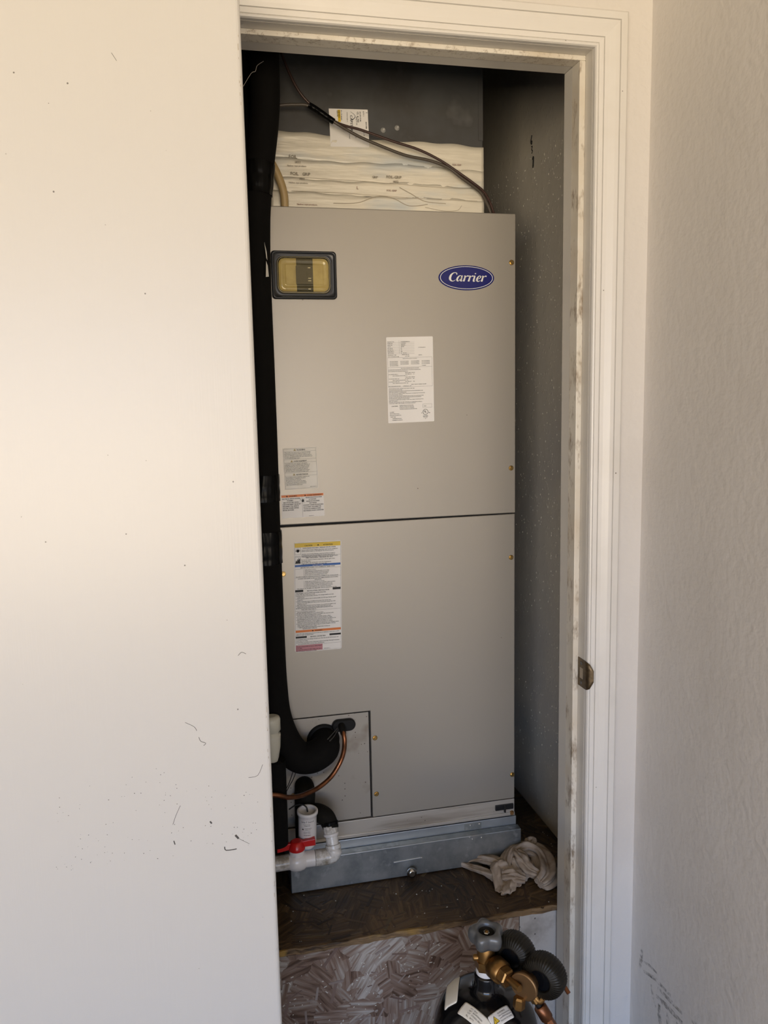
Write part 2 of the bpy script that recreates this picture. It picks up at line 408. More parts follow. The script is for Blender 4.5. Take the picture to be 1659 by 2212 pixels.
class MB:
    def __init__(self):
        self.v = []
        self.f = []
        self.sm = []

    def add(self, vs, fs, smooth=False):
        b = len(self.v)
        self.v += [Vector(p) for p in vs]
        self.f += [tuple(i + b for i in f) for f in fs]
        self.sm += [smooth] * len(fs)
        return self

    def box(self, a, b, rot=None, c=None):
        x0, y0, z0 = a
        x1, y1, z1 = b
        vs = [Vector(p) for p in ((x0, y0, z0), (x1, y0, z0), (x1, y1, z0), (x0, y1, z0), (x0, y0, z1), (x1, y0, z1), (x1, y1, z1), (x0, y1, z1))]
        if rot is not None:
            c = Vector(c) if c is not None else (Vector(a) + Vector(b)) / 2
            vs = [rot @ (p - c) + c for p in vs]
        return self.add(vs, [(0, 3, 2, 1), (4, 5, 6, 7), (0, 1, 5, 4), (1, 2, 6, 5), (2, 3, 7, 6), (3, 0, 4, 7)])

    def prism(self, poly, y0, y1):
        """polygon in (x, z), extruded along y; y0 is the front"""
        n = len(poly)
        vs = [(p[0], y0, p[1]) for p in poly] + [(p[0], y1, p[1]) for p in poly]
        fs = [tuple(range(n)), tuple(range(2 * n - 1, n - 1, -1))]
        fs += [(i, i + n, (i + 1) % n + n, (i + 1) % n) for i in range(n)]
        return self.add(vs, fs)

    def loops(self, loops, cap0=True, cap1=True, smooth=True, closed=True):
        n = len(loops[0])
        vs = [p for lp in loops for p in lp]
        fs = []
        for k in range(len(loops) - 1):
            for i in range(n if closed else n - 1):
                j = (i + 1) % n
                fs.append((k * n + i, k * n + j, (k + 1) * n + j, (k + 1) * n + i))
        self.add(vs, fs, smooth)
        if cap0:
            self.add(loops[0], [tuple(range(n - 1, -1, -1))], False)
        if cap1:
            self.add(loops[-1], [tuple(range(n))], False)
        return self

    def tube(self, pts, r, seg=16, cap=True, smooth_path=6):
        pts = [Vector(p) for p in pts]
        rs = list(r) if isinstance(r, (list, tuple)) else [r] * len(pts)
        if smooth_path and len(pts) > 2:
            P, Q = [], []
            for i in range(len(pts) - 1):
                p0 = pts[max(i - 1, 0)]; p1 = pts[i]; p2 = pts[i + 1]; p3 = pts[min(i + 2, len(pts) - 1)]
                for s in range(smooth_path):
                    t = s / smooth_path
                    P.append(0.5 * ((2 * p1) + (p2 - p0) * t + (2 * p0 - 5 * p1 + 4 * p2 - p3) * t * t + (3 * p1 - p0 - 3 * p2 + p3) * t ** 3))
                    Q.append(rs[i] * (1 - t) + rs[i + 1] * t)
            P.append(pts[-1]); Q.append(rs[-1])
            pts, rs = P, Q
        n = len(pts)
        tg = [(pts[min(i + 1, n - 1)] - pts[max(i - 1, 0)]).normalized() for i in range(n)]
        up = Vector((0, 0, 1)) if abs(tg[0].z) < 0.9 else Vector((1, 0, 0))
        u = tg[0].cross(up).normalized()
        lps = []
        for i in range(n):
            u = (u - tg[i] * u.dot(tg[i])).normalized()
            w = tg[i].cross(u)
            lps.append([pts[i] + (u * math.cos(2 * PI * k / seg) + w * math.sin(2 * PI * k / seg)) * rs[i] for k in range(seg)])
        return self.loops(lps, cap, cap)

    def lathe(self, prof, base, axis=(0, 0, 1), seg=32, cap0=True, cap1=True, smooth=True, mod=None):
        """prof: list of (radius, distance along axis)"""
        ax = Vector(axis).normalized()
        up = Vector((0, 0, 1)) if abs(ax.z) < 0.9 else Vector((1, 0, 0))
        u = ax.cross(up).normalized()
        w = ax.cross(u)
        base = Vector(base)
        lps = []
        for (r, h) in prof:
            lp = []
            for k in range(seg):
                a = 2 * PI * k / seg
                rr = r * (mod(a, h) if mod else 1)
                lp.append(base + ax * h + (u * math.cos(a) + w * math.sin(a)) * rr)
            lps.append(lp)
        return self.loops(lps, cap0, cap1, smooth)

    def build(self, name, mat, parent=None, origin=None, bevel=0, seg=2, autosm=False, subsurf=0, solid=0):
        base = ORG.get(parent.name, Vector()) if parent is not None else Vector()
        o_w = Vector(origin) if origin is not None else base
        me = bpy.data.meshes.new(name)
        me.from_pydata([tuple(p - o_w) for p in self.v], [], self.f)
        me.polygons.foreach_set('use_smooth', self.sm)
        me.materials.append(mt[mat] if isinstance(mat, str) else mat)
        me.update()
        o = bpy.data.objects.new(name, me)
        COL.objects.link(o)
        if parent is not None:
            o.parent = parent
        o.location = o_w - base
        ORG[o.name] = o_w
        if bevel:
            bm = bmesh.new(); bm.from_mesh(me)
            bmesh.ops.remove_doubles(bm, verts=bm.verts, dist=1e-6)
            ed = [e_ for e_ in bm.edges if len(e_.link_faces) == 2 and e_.calc_face_angle(0) > 0.6]
            bmesh.ops.bevel(bm, geom=ed, offset=bevel, segments=seg, affect='EDGES', profile=0.5)
            bm.to_mesh(me); bm.free()
            me.update()
        if solid:
            md = o.modifiers.new('thickness', 'SOLIDIFY'); md.thickness = solid; md.offset = 0
        if subsurf:
            md = o.modifiers.new('smooth', 'SUBSURF'); md.levels = subsurf; md.render_levels = subsurf
        return o


def struct(o):
    o['kind'] = 'structure'
    return o


def rrect(x0, z0, x1, z1, r, n=5):
    pts = []
    for cx, cz, a0 in ((x1 - r, z1 - r, 0), (x0 + r, z1 - r, PI / 2), (x0 + r, z0 + r, PI), (x1 - r, z0 + r, 3 * PI / 2)):
        for i in range(n + 1):
            a = a0 + PI / 2 * i / n
            pts.append((cx + r * math.cos(a), cz + r * math.sin(a)))
    return pts[::-1]       # clockwise seen from -y side => front faces -y


def instance(src, parent, loc_world, name=None, rot=None):
    o = src.copy()
    o.parent = parent
    o.location = Vector(loc_world) - ORG[parent.name]
    if rot:
        o.rotation_euler = rot
    COL.objects.link(o)
    ORG[o.name] = Vector(loc_world)
    return o


# ------------------------------------------------------------------ lettering: glyph outlines cached once
GL = {}


def load_glyphs(chars):
    tmp = []
    for c in chars:
        cu = bpy.data.curves.new('glyph', 'FONT')
        cu.body = c
        cu.size = 1.0
        cu.resolution_u = 2
        o = bpy.data.objects.new('glyph', cu)
        COL.objects.link(o)
        tmp.append((c, o, cu))
    dg = bpy.context.evaluated_depsgraph_get()
    for c, o, cu in tmp:
        me = bpy.data.meshes.new_from_object(o.evaluated_get(dg))
        vs = [(v.co.x, v.co.y) for v in me.vertices]
        fs = [tuple(p.vertices) for p in me.polygons]
        x0 = min((p[0] for p in vs), default=0)
        x1 = max((p[0] for p in vs), default=0.25)
        GL[c] = ([(x - x0, y) for x, y in vs], fs, x1 - x0)
        bpy.data.meshes.remove(me)
    for c, o, cu in tmp:
        bpy.data.objects.remove(o)
        bpy.data.curves.remove(cu)


load_glyphs("ABCDEFGHIJKLMNOPQRSTUVWXYZabcdefghijklmnopqrstuvwxyz0123456789.,:-/'()#!+*%")


def text_len(s, size, gap=0.09):
    w = 0
    for c in s:
        w += 0.30 if c == ' ' or c not in GL else GL[c][2] + gap
    return w * size


class Sheet:
    """flat print sheet: (u right, v down) in metres from the top-left corner -> world"""

    def __init__(self, tl, ux, vz, normal, fn=None):
        self.o = Vector(tl); self.u = Vector(ux).normalized(); self.v = Vector(vz).normalized(); self.n = Vector(normal).normalized()
        self.fn = fn

    def p(self, u, v, h=0):
        if self.fn:
            return self.fn(u, v, h)
        return self.o + self.u * u + self.v * v + self.n * h

    def poly(self, mb, pts, h):
        mb.add([self.p(a, b, h) for a, b in pts], [tuple(range(len(pts)))])

    def rect(self, mb, u0, v0, u1, v1, h):
        if self.fn:
            n = 8
            g = [[self.p(u0 + (u1 - u0) * i / n, v0 + (v1 - v0) * j / n, h) for i in range(n + 1)] for j in range(n + 1)]
            mb.add([q for row in g for q in row], [(j * (n + 1) + i, (j + 1) * (n + 1) + i, (j + 1) * (n + 1) + i + 1, j * (n + 1) + i + 1) for j in range(n) for i in range(n)], True)
        else:
            self.poly(mb, [(u0, v0), (u0, v1), (u1, v1), (u1, v0)], h)

    def line(self, mb, u0, v0, u1, v1, w, h):
        d = Vector((u1 - u0, v1 - v0)); d.normalize()
        q = Vector((-d.y, d.x)) * w / 2
        self.poly(mb, [(u0 + q.x, v0 + q.y), (u1 + q.x, v1 + q.y), (u1 - q.x, v1 - q.y), (u0 - q.x, v0 - q.y)], h)

    def frame(self, mb, u0, v0, u1, v1, w, h):
        self.line(mb, u0, v0, u1, v0, w, h); self.line(mb, u0, v1, u1, v1, w, h)
        self.line(mb, u0, v0, u0, v1, w, h); self.line(mb, u1, v0, u1, v1, w, h)

    def text(self, mb, s, u, v, size, h, width=None, align='l', vertical=False, cond=1.0):
        """u,v = left end of the base line"""
        L = text_len(s, size)
        sx = cond if width is None else width / max(L, 1e-6)
        if align == 'c':
            u0 = -L * sx / 2
        elif align == 'r':
            u0 = -L * sx
        else:
            u0 = 0
        x = 0
        for c in s:
            if c == ' ' or c not in GL:
                x += 0.30 * size
                continue
            vs, fs, w = GL[c]
            if vertical:     # reads downwards
                q = [self.p(u + py * size, v + u0 + (x + px * size) * sx, h) for px, py in vs]
            else:
                q = [self.p(u + u0 + (x + px * size) * sx, v - py * size, h) for px, py in vs]
            mb.add(q, fs)
            sh_ = size * 0.06
            mb.add([p_ + (self.v if vertical else self.u) * sh_ for p_ in q] if not self.fn else q, fs)
            x += (w + 0.09) * size

    def triangle(self, mb, cu, cv, s, h):
        self.poly(mb, [(cu, cv - s * 0.58), (cu - s / 2, cv + s * 0.29), (cu + s / 2, cv + s * 0.29)], h)

    def plate(self, w, hgt, r, thick):
        mb = MB()
        base = rrect(0, 0, w, hgt, r, 4)
        n = len(base)
        a = [self.p(x, z, 0) for x, z in base]
        b = [self.p(x, z, thick) for x, z in base]
        mb.add(a + b, [tuple(range(2 * n - 1, n - 1, -1))] + [(i, (i + 1) % n, (i + 1) % n + n, i + n) for i in range(n)])
        return mb


# ================================================================== the setting
XW = 0.672          # right wall face
YW = -0.296         # doorway wall face
JX = 0.5585         # right jamb rabbet face
SX = 0.547          # right stop face
LX = -0.262         # left jamb rabbet face
LS = LX + 0.0115
HZ = 1.567          # head rabbet face
HS = 1.5585         # head stop face
CEIL = 1.95

o = struct(MB().box((-5.2, OPEN_Y - 0.15, FLOOR - 0.1), (XW + 0.15, 0.9, FLOOR)).build('floor', 'concrete'))
o = struct(MB().box((-5.2, OPEN_Y - 0.15, CEIL), (XW + 0.15, 0.9, CEIL + 0.1)).build('ceiling', 'ceiling'))
wr = struct(MB().box((XW, OPEN_Y - 0.15, FLOOR), (XW + 0.12, -0.15, CEIL)).build('wall_right', 'wall'))
# doorway wall: three pieces around the opening, one mesh
mb = MB()
mb.box((JX + 0.02, YW, FLOOR), (XW, YW + 0.085, CEIL))
mb.box((LX - 0.02, YW, HZ + 0.02), (JX + 0.02, YW + 0.085, CEIL))
mb.box((-5.2, YW, FLOOR), (LX - 0.02, YW + 0.085, CEIL))
wf = struct(mb.build('wall_front', 'wall'))
o = struct(MB().box((-5.2, OPEN_Y - 0.15, FLOOR), (-5.08, YW, CEIL)).build('wall_left', 'wall_far'))
mb = MB()
mb.box((-5.08, OPEN_Y - 0.15, FLOOR), (OPEN_X0, OPEN_Y, CEIL))
mb.box((OPEN_X1, OPEN_Y - 0.15, FLOOR), (XW, OPEN_Y, CEIL))
mb.box((OPEN_X0, OPEN_Y - 0.15, OPEN_TOP), (OPEN_X1, OPEN_Y, CEIL))
o = struct(mb.build('wall_back', 'wall_far'))
# stub wall that carries the hinges of the open door leaf
o = struct(MB().box((-1.02, -0.47, FLOOR), (-0.92, YW, CEIL)).build('wall_return', 'wall'))
# closet shell
CX = 0.666
wc = struct(MB().box((CX, YW + 0.085, FLOOR), (CX + 0.10, 0.85, CEIL)).build('wall_closet_right', 'closet'))
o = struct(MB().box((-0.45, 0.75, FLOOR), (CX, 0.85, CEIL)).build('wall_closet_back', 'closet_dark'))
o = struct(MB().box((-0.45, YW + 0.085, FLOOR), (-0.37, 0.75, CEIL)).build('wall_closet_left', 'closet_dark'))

# pencilled / marker figures on the closet wall
mb = MB()
def wall_stroke(pts, r=0.0016):
    mb.tube([(CX - 0.0004, a, b) for a, b in pts], r, 6, True, 4)
wall_stroke([(0.216, 1.588), (0.2215, 1.576), (0.2205, 1.570), (0.2165, 1.569), (0.2155, 1.574), (0.2195, 1.575)])
wall_stroke([(0.2185, 1.563), (0.2135, 1.562), (0.2170, 1.556), (0.2125, 1.551), (0.2165, 1.547)], 0.0013)
wall_stroke([(0.2105, 1.531), (0.2060, 1.536), (0.2085, 1.512)], 0.0022)
wall_stroke([(0.2045, 1.534), (0.2062, 1.514)], 0.0016)
mb.build('marker_figures', 'ink', wc)

# blobs of splatter texture on the closet wall
q = MB()
for i in range(2600):
    yy = -0.205 + 0.80 * random.random()
    zz = -0.08 + 1.62 * random.random()
    r_ = 0.0007 + 0.0013 * random.random() ** 2
    hz = r_ * (1.0 + 0.9 * random.random())
    ring_ = [(CX, yy + r_ * math.cos(2 * PI * k_ / 7), zz + hz * math.sin(2 * PI * k_ / 7)) for k_ in range(7)]
    mid_ = [(CX - r_ * 0.42, yy + r_ * 0.6 * math.cos(2 * PI * k_ / 7), zz + hz * 0.6 * math.sin(2 * PI * k_ / 7)) for k_ in range(7)]
    q.add(ring_ + mid_ + [(CX - r_ * 0.6, yy, zz)], [(k_, (k_ + 1) % 7, 7 + (k_ + 1) % 7, 7 + k_) for k_ in range(7)] + [(7 + k_, 7 + (k_ + 1) % 7, 14) for k_ in range(7)], True)
sp_o = q.build('splatter_texture', 'blob', wc)
sp_o['kind'] = 'stuff'

# scuffs on the right wall
def scuff(pts, w):
    q = MB()
    n = len(pts)
    A, B = [], []
    for i, (yy, zz) in enumerate(pts):
        d = Vector((pts[min(i + 1, n - 1)][0] - pts[max(i - 1, 0)][0], pts[min(i + 1, n - 1)][1] - pts[max(i - 1, 0)][1])).normalized()
        ww = w * (0.6 + 0.4 * math.sin(PI * i / (n - 1)))
        A.append((XW - 0.0004, yy - d.y * ww / 2, zz + d.x * ww / 2))
        B.append((XW - 0.0004, yy + d.y * ww / 2, zz - d.x * ww / 2))
    q.add(A + B, [(i, i + 1, n + i + 1, n + i) for i in range(n - 1)])
    q.build('scuff_mark', 'scuff', wr)
for pts, w in (([(-0.337, -0.130), (-0.334, -0.152), (-0.330, -0.175)], 0.012),
               ([(-0.333, -0.155), (-0.365, -0.145), (-0.402, -0.140)], 0.006),
               ([(-0.345, -0.172), (-0.385, -0.158), (-0.440, -0.153)], 0.009),
               ([(-0.395, -0.170), (-0.432, -0.165), (-0.476, -0.160)], 0.009),
               ([(-0.392, -0.190), (-0.430, -0.184), (-0.478, -0.178)], 0.012),
               ([(-0.372, -0.180), (-0.380, -0.200), (-0.392, -0.215)], 0.008),
               ([(-0.402, -0.200), (-0.404, -0.225), (-0.410, -0.245)], 0.014),
               ([(-0.430, -0.196), (-0.432, -0.222), (-0.436, -0.246)], 0.009),
               ([(-0.462, -0.190), (-0.462, -0.215), (-0.466, -0.240)], 0.010),
               ([(-0.505, -0.150), (-0.520, -0.148), (-0.535, -0.146)], 0.010),
               ([(-0.500, -0.175), (-0.516, -0.172), (-0.532, -0.170)], 0.011),
               ([(-0.498, -0.198), (-0.512, -0.196), (-0.526, -0.196)], 0.014)):
    scuff(pts, w)

# ---- jambs with stops
def jamb(name, main, stop, ext, stopmat):
    j = struct(MB().box(*main).build(name, 'jamb'))
    MB().box(*stop).build('door_stop', stopmat, j, bevel=0.0015)
    MB().box(*ext).build('jamb_extension', 'jamb', j, bevel=0.0008)
    return j
jr = jamb('trim_1', ((JX, YW, FLOOR), (JX + 0.02, -0.207, HZ + 0.02)), ((SX, -0.2705, FLOOR), (JX, -0.240, HS)),
          ((SX + 0.0007, -0.2395, FLOOR), (JX, -0.207, HS)), 'stop')
jh = jamb('trim_2', ((LX, YW, HZ), (JX, -0.207, HZ + 0.02)), ((LX, -0.2705, HS), (JX, -0.240, HZ)),
          ((LX, -0.2395, HS + 0.0007), (JX, -0.207, HZ)), 'stop_head')
jl = jamb('trim_3', ((LX - 0.02, YW, FLOOR), (LX, -0.207, HZ + 0.02)), ((LX, -0.2705, FLOOR), (LS, -0.240, HS)),
          ((LX, -0.2395, FLOOR), (LS - 0.0007, -0.207, HS)), 'stop')

# ---- moulded casing, mitred
PROF = [(0, 0.001), (0, 0.0085), (0.0015, 0.0115), (0.004, 0.0125), (0.006, 0.0108), (0.0066, 0.0068), (0.0078, 0.0094), (0.0152, 0.0105), (0.0160, 0.0078),
        (0.0168, 0.0078), (0.0174, 0.0108), (0.024, 0.0122), (0.030, 0.0140), (0.036, 0.0160), (0.0425, 0.0170), (0.0432, 0.0140), (0.0440, 0.0140), (0.0448, 0.0172), (0.056, 0.0172), (0.059, 0.0150), (0.059, 0.001)]
IX, IZ, IL = 0.5588, HZ + 0.0003, LX - 0.0003
def casing(name, ends):
    lps = []
    for f in ends:
        lps.append([f(u, h) for u, h in PROF])
    m_ = MB().loops(lps, True, True, smooth=False)
    return struct(m_.build(name, 'trim'))
casing('trim_4', [lambda u, h: (IX + u, YW - h, FLOOR), lambda u, h: (IX + u, YW - h, IZ + u)])
casing('trim_5', [lambda u, h: (IX + u, YW - h, IZ + u), lambda u, h: (IL - u, YW - h, IZ + u)])
casing('trim_6', [lambda u, h: (IL - u, YW - h, IZ + u), lambda u, h: (IL - u, YW - h, FLOOR)])

# cracks of dirt where the casing meets the wall
q = MB()
for i in range(90):
    zz = FLOOR + (IZ + 0.055 - FLOOR) * i / 90
    if random.random() < 0.55:
        q.box((IX + 0.0588, YW - 0.0012, zz), (IX + 0.0597 + random.random() * 0.0006, YW - 0.0002, zz + 0.008 + 0.014 * random.random()))
for i in range(40):
    xx = 0.35 + (IX + 0.058 - 0.35) * i / 40
    q.box((xx, YW - 0.0012, IZ + 0.0588), (xx + 0.007, YW - 0.0002, IZ + 0.0599 + random.random() * 0.0008))
q.build('caulk_crack', 'grime', wf)

# ---- strike plate on the right jamb
q = MB()
y0, y1 = -0.3015, -0.2712
za, zb = 0.4115, 0.4675
xp = JX - 0.0013
q.box((xp, y0, za), (JX, y1, za + 0.016)); q.box((xp, y0, zb - 0.018), (JX, y1, zb))
q.box((xp, y0, za + 0.016), (JX, y0 + 0.009, zb - 0.018)); q.box((xp, y1 - 0.006, za + 0.016), (JX, y1, zb - 0.018))
# curled D-shaped lip that wraps the casing edge
pr = [(xp, -0.3015), (xp + 0.0002, -0.308), (xp + 0.0035, -0.3130), (xp + 0.0105, -0.3148)]
rows = []
hs = [1.0, 0.97, 0.86, 0.40]
zc = (za + zb) / 2
for (px_, py_), s_ in zip(pr, hs):
    rows.append([(px_, py_, zc + (zb - za) / 2 * s_ * t) for t in (-1, -0.6, -0.2, 0.2, 0.6, 1)])
rows2 = [[(a + 0.0012, b + 0.0008, c) for a, b, c in r_] for r_ in rows]
q.loops([r_ + r2[::-1] for r_, r2 in zip(rows, rows2)], True, True, smooth=True)
sp_ = q.build('strike_plate', 'bronze', jr)
MB().box((JX - 0.0006, y0 + 0.009, za + 0.016), (JX - 0.0002, y1 - 0.006, zb - 0.018)).build('latch_hole', 'hole', sp_)
for zz in (za + 0.008, zb - 0.009):
    MB().lathe([(0.0036, 0), (0.0036, 0.0006), (0.0015, 0.001)], (xp, -0.285, zz), (-1, 0, 0), 12).build('screw', 'ink_grey', sp_)

# ---- the open door leaf on the left
DE = -0.0600
DY = -0.50
prof = [(DE, DY + 0.035), (DE, DY + 0.006), (DE - 0.0012, DY + 0.0025), (DE - 0.0035, DY + 0.0006), (DE - 0.0062, DY), (-0.90, DY), (-0.90, DY + 0.035)]
q = MB()
q.loops([[(x, y, FLOOR + 0.01) for x, y in prof], [(x, y, 1.565) for x, y in prof]], True, True, smooth=False)
dr = struct(q.build('door_1', 'door'))
# chipped paint along the edge
q = MB()
for zlo, zhi, cnt in ((1.36, 1.46, 9), (0.40, 0.62, 12), (0.28, 0.36, 4), (0.83, 0.95, 2), (0.12, 0.25, 4)):
    for i in range(cnt):
        zz = zlo + (zhi - zlo) * random.random()
        xx = DE - 0.0052 + 0.0016 * random.random()
        q.box((xx, DY - 0.0002, zz), (xx + 0.0003 + 0.0004 * random.random(), DY + 0.0012, zz + 0.001 + 0.008 * random.random() ** 2))
q.build('chipped_edge', 'faint_ink', dr)
# scratches and scuffs low on the leaf
q = MB()
def dstroke(pts, r):
    q.tube([(x, DY + 0.0001, z) for x, z in pts], r, 5, True, 3)
def dpx(px, py):       # face position of a mark, read off the leaf
    return (-0.3525 + (px) * 0.0004985 - 0.00003 * (py - 1106) * (1 - px / 560), 0.863 - (py - 1106) * 0.000515 + 0.0000005 * px * 0)
for pts, r in (([(355, 1797), (378, 1812), (385, 1825)], 0.00035), ([(390, 1845), (395, 1858), (408, 1865), (402, 1872)], 0.0004),
               ([(335, 2045), (322, 2075), (314, 2100)], 0.0004), ([(478, 2158), (486, 2170)], 0.0016), ([(486, 2170), (515, 2192)], 0.0003),
               ([(448, 2190), (452, 2202), (480, 2202)], 0.0008), ([(520, 1985), (545, 1982), (560, 1950)], 0.00035),
               ([(505, 1614), (515, 1605), (527, 1611)], 0.0004), ([(315, 2150), (318, 2162)], 0.0008), ([(412, 2105), (416, 2112)], 0.0012), ([(208, 14), (222, 32)], 0.0003)):
    dstroke([dpx(a, b) for a, b in pts], r)
for i in range(120):
    a, b = random.random() * 560, 1900 + 300 * random.random() ** 0.6
    x, z = dpx(a, b)
    dstroke([(x, z), (x + 0.002 * (random.random() - 0.3), z + 0.0012 * (random.random() - 0.5))], 0.0003 + 0.0003 * random.random())
q.build('scratch', 'ink_grey', dr)
for zz in (1.40, 0.55, -0.25):
    MB().lathe([(0.007, 0), (0.007, 0.09)], (-0.908, -0.462, zz), (0, 0, 1), 12).build('hinge', 'bronze', dr)

# ================================================================== platform inside the closet
PT = -0.100
pf = thing('platform', 'brown strand-board platform with worn painted front under the air handler', 'platform', (0.15, 0.25, FLOOR))
MB().box((-0.36, -0.1985, PT - 0.012), (CX - 0.002, 0.745, PT)).build('top_board', 'osb_top', pf)
q = MB()
# ragged front lip
n = 90
top, bot = [], []
for i in range(n + 1):
    x = -0.36 + (0.664 + 0.36) * i / n
    jy = 0.0022 * math.sin(i * 1.7) + 0.0018 * math.sin(i * 0.43 + 1) + 0.0012 * (random.random() - 0.5)
    top.append((x, -0.2025 + jy * 0.8, PT + 0.0004 + 0.001 * math.sin(i * 0.9)))
    bot.append((x, -0.2040 + jy * 0.5, PT - 0.0108 - 0.0014 * math.sin(i * 0.6) - 0.0012 * random.random()))
lps = []
for a, b in zip(top, bot):
    lps.append([(a[0], -0.1985, a[2]), a, ((a[0]), (a[1] + b[1]) / 2 - 0.0012 * math.sin(a[0] * 300), (a[2] + b[2]) / 2), b, (b[0], -0.1985, b[2])])
q.loops(lps, True, True, smooth=False)
q.build('splintered_lip', 'osb_edge', pf)
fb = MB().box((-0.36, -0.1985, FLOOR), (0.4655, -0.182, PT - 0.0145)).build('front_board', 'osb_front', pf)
MB().box((0.467, -0.1990, FLOOR), (0.664, -0.182, PT - 0.0140)).build('front_board', 'board_white', pf)

def flakes(name, parent, mat, place, count, smin, smax):
    q = MB()
    for i in range(count):
        c, u, w, nrm = place()
        L = smin + (smax - smin) * random.random() ** 2
        W = 0.0012 + L * (0.03 + 0.09 * random.random())
        t = 0.0003 + 0.0006 * random.random()
        v = [c + u * L * a + w * W * b * (1 + 0.3 * random.random()) + nrm * (t if k < 4 else 0) for k, (a, b) in enumerate(((-.5, -.5), (.5, -.4), (.48, .5), (-.52, .45)))]
        z = [p - nrm * (t + 0.0002) for p in v]
        q.add(v + z, [(0, 1, 2, 3), (0, 4, 5, 1), (1, 5, 6, 2), (2, 6, 7, 3), (3, 7, 4, 0)])
    o_ = q.build(name, mat, parent)
    o_['kind'] = 'stuff'
    return o_
def pl_front():
    a = random.choice((0.6, -0.5, 1.2, 0.1)) + random.gauss(0, 0.35)
    x = -0.06 + 0.52 * random.random()
    z = -0.47 + 0.350 * random.random()
    return Vector((x, -0.1985, z)), Vector((math.cos(a), 0, math.sin(a))), Vector((-math.sin(a), 0, math.cos(a))), Vector((0, -1, 0))
flakes('wood_strands', fb, 'flake', pl_front, 110, 0.006, 0.05)
fw = flakes('white_flecks', fb, 'crumb', pl_front, 240, 0.0015, 0.007)
def pl_top():
    a = random.random() * PI
    return Vector((-0.1 + 0.74 * random.random(), -0.196 + 0.42 * random.random(), PT)), Vector((math.cos(a), math.sin(a), 0)), Vector((-math.sin(a), math.cos(a), 0)), Vector((0, 0, 1))
flakes('wood_strands', pf, 'flake_dark', pl_top, 200, 0.008, 0.05)
q = MB()
for i in range(70):
    x = -0.08 + 0.72 * random.random(); y = -0.195 + 0.17 * random.random()
    if i > 45:
        x = 0.55 + 0.1 * random.random(); y = -0.19 + 0.35 * random.random()
    s_ = 0.0006 + 0.0012 * random.random() ** 2
    q.lathe([(s_ * 0.4, 0), (s_, s_ * 0.5), (s_ * 0.3, s_ * 1.1)], (x, y, PT + 0.0013), (0.2 * random.random(), 0.2, 1), 6)
o = q.build('paint_crumbs', 'crumb')
o['kind'] = 'stuff'; tag(o, 'white crumbs of debris scattered over the brown platform', 'debris')

# ================================================================== metal stand under the air handler
st = thing('metal_stand', 'galvanized sheet-metal stand with hinged front flap under the air handler', 'stand', (0.27, 0.25, PT))
MB().box((0.008, 0.002, PT), (0.5405, 0.545, -0.0035)).build('body', 'galv_light', st, bevel=0.001)
fl = MB().box((0.006, -0.0215, PT + 0.002), (0.5435, 0.0005, -0.0235)).build('front_flap', 'galv', st, bevel=0.0015)
MB().tube([(0.02, -0.0215, -0.0245), (0.42, -0.0215, -0.0240)], 0.0013, 8).build('folded_edge', 'galv_light', fl)
MB().tube([(0.237, -0.0218, -0.0600), (0.300, -0.0218, -0.0580)], 0.0022, 8).build('pressed_rib', 'galv_light', fl)
MB().lathe([(0.004, 0), (0.004, 0.006), (0.0095, 0.008), (0.0115, 0.012), (0.0105, 0.0165), (0.006, 0.019)], (0.2756, -0.0215, -0.0835), (0, -1, 0), 24).build('knob', 'steel', st)
MB().box((0.4130, -0.0222, -0.0290), (0.4540, -0.0215, -0.0240)).build('hinge_plate', 'galv', st, bevel=0.0002)
MB().box((0.4130, 0.0013, -0.0220), (0.4540, 0.0020, -0.0060)).build('hinge_plate', 'galv', st, bevel=0.0002)
rv = MB().lathe([(0.0022, 0), (0.002, 0.0008), (0.001, 0.0014)], (0, 0, 0), (0, -1, 0), 10).build('rivet', 'rivet', st, origin=(0, 0, 0))
spots = [(0.4270, 0.0013, -0.0110), (0.4490, 0.0013, -0.0105), (0.4240, -0.0215, -0.0320), (0.4460, -0.0215, -0.0310), (0.4170, -0.0222, -0.0262), (0.302, -0.0235, -0.0575), (0.1085, -0.0216, -0.030)]
rv.location = Vector(spots[0]) - ORG[st.name]
for s_ in spots[1:]:
    instance(rv, st, s_)

# ================================================================== air handler
W, H = 0.5366, 1.357
ah = thing('air_handler', 'tall taupe metal air handler with blue oval badge inside the closet', 'air handler', (W / 2, 0.27, 0.0))
MB().box((0.001, 0.014, 0.0), (W - 0.001, 0.55, H - 0.001)).build('cabinet', 'cab', ah)
MB().box((0.0, 0.0, 0.7168), (W, 0.0145, H)).build('upper_panel', 'ahu', ah, bevel=0.0016)
# top flange lip
q = MB().prism([(0.0, 0.2925), (0.0, 0.7125), (W - 0.001, 0.7145), (W - 0.001, 0.0430), (0.1965, 0.0430), (0.1965, 0.2925)][::-1], 0.0, 0.0145)
q.build('lower_panel', 'ahu', ah, bevel=0.0014)
q = MB().box((0.002, 0.004, 0.0430), (0.1930, 0.0145, 0.2890))
q.build('coil_access_panel', 'ahu_dirty', ah, bevel=0.001)
q = MB()
q.box((0.0, 0.003, 0.0), (W, 0.0145, 0.0395))
q.box((0.0, 0.0005, 0.0), (W, 0.004, 0.0075))
q.build('base_rail', 'rail', ah, bevel=0.0008)
# filter door latch
lt = MB().box((0.4885, -0.0012, 0.0165), (0.5330, 0.004, 0.0292)).build('filter_latch', 'blackp', ah, bevel=0.001)
MB().box((0.5085, -0.006, 0.0120), (0.5125, -0.0005, 0.0285)).build('latch_tab', 'blackp', lt, bevel=0.0008)
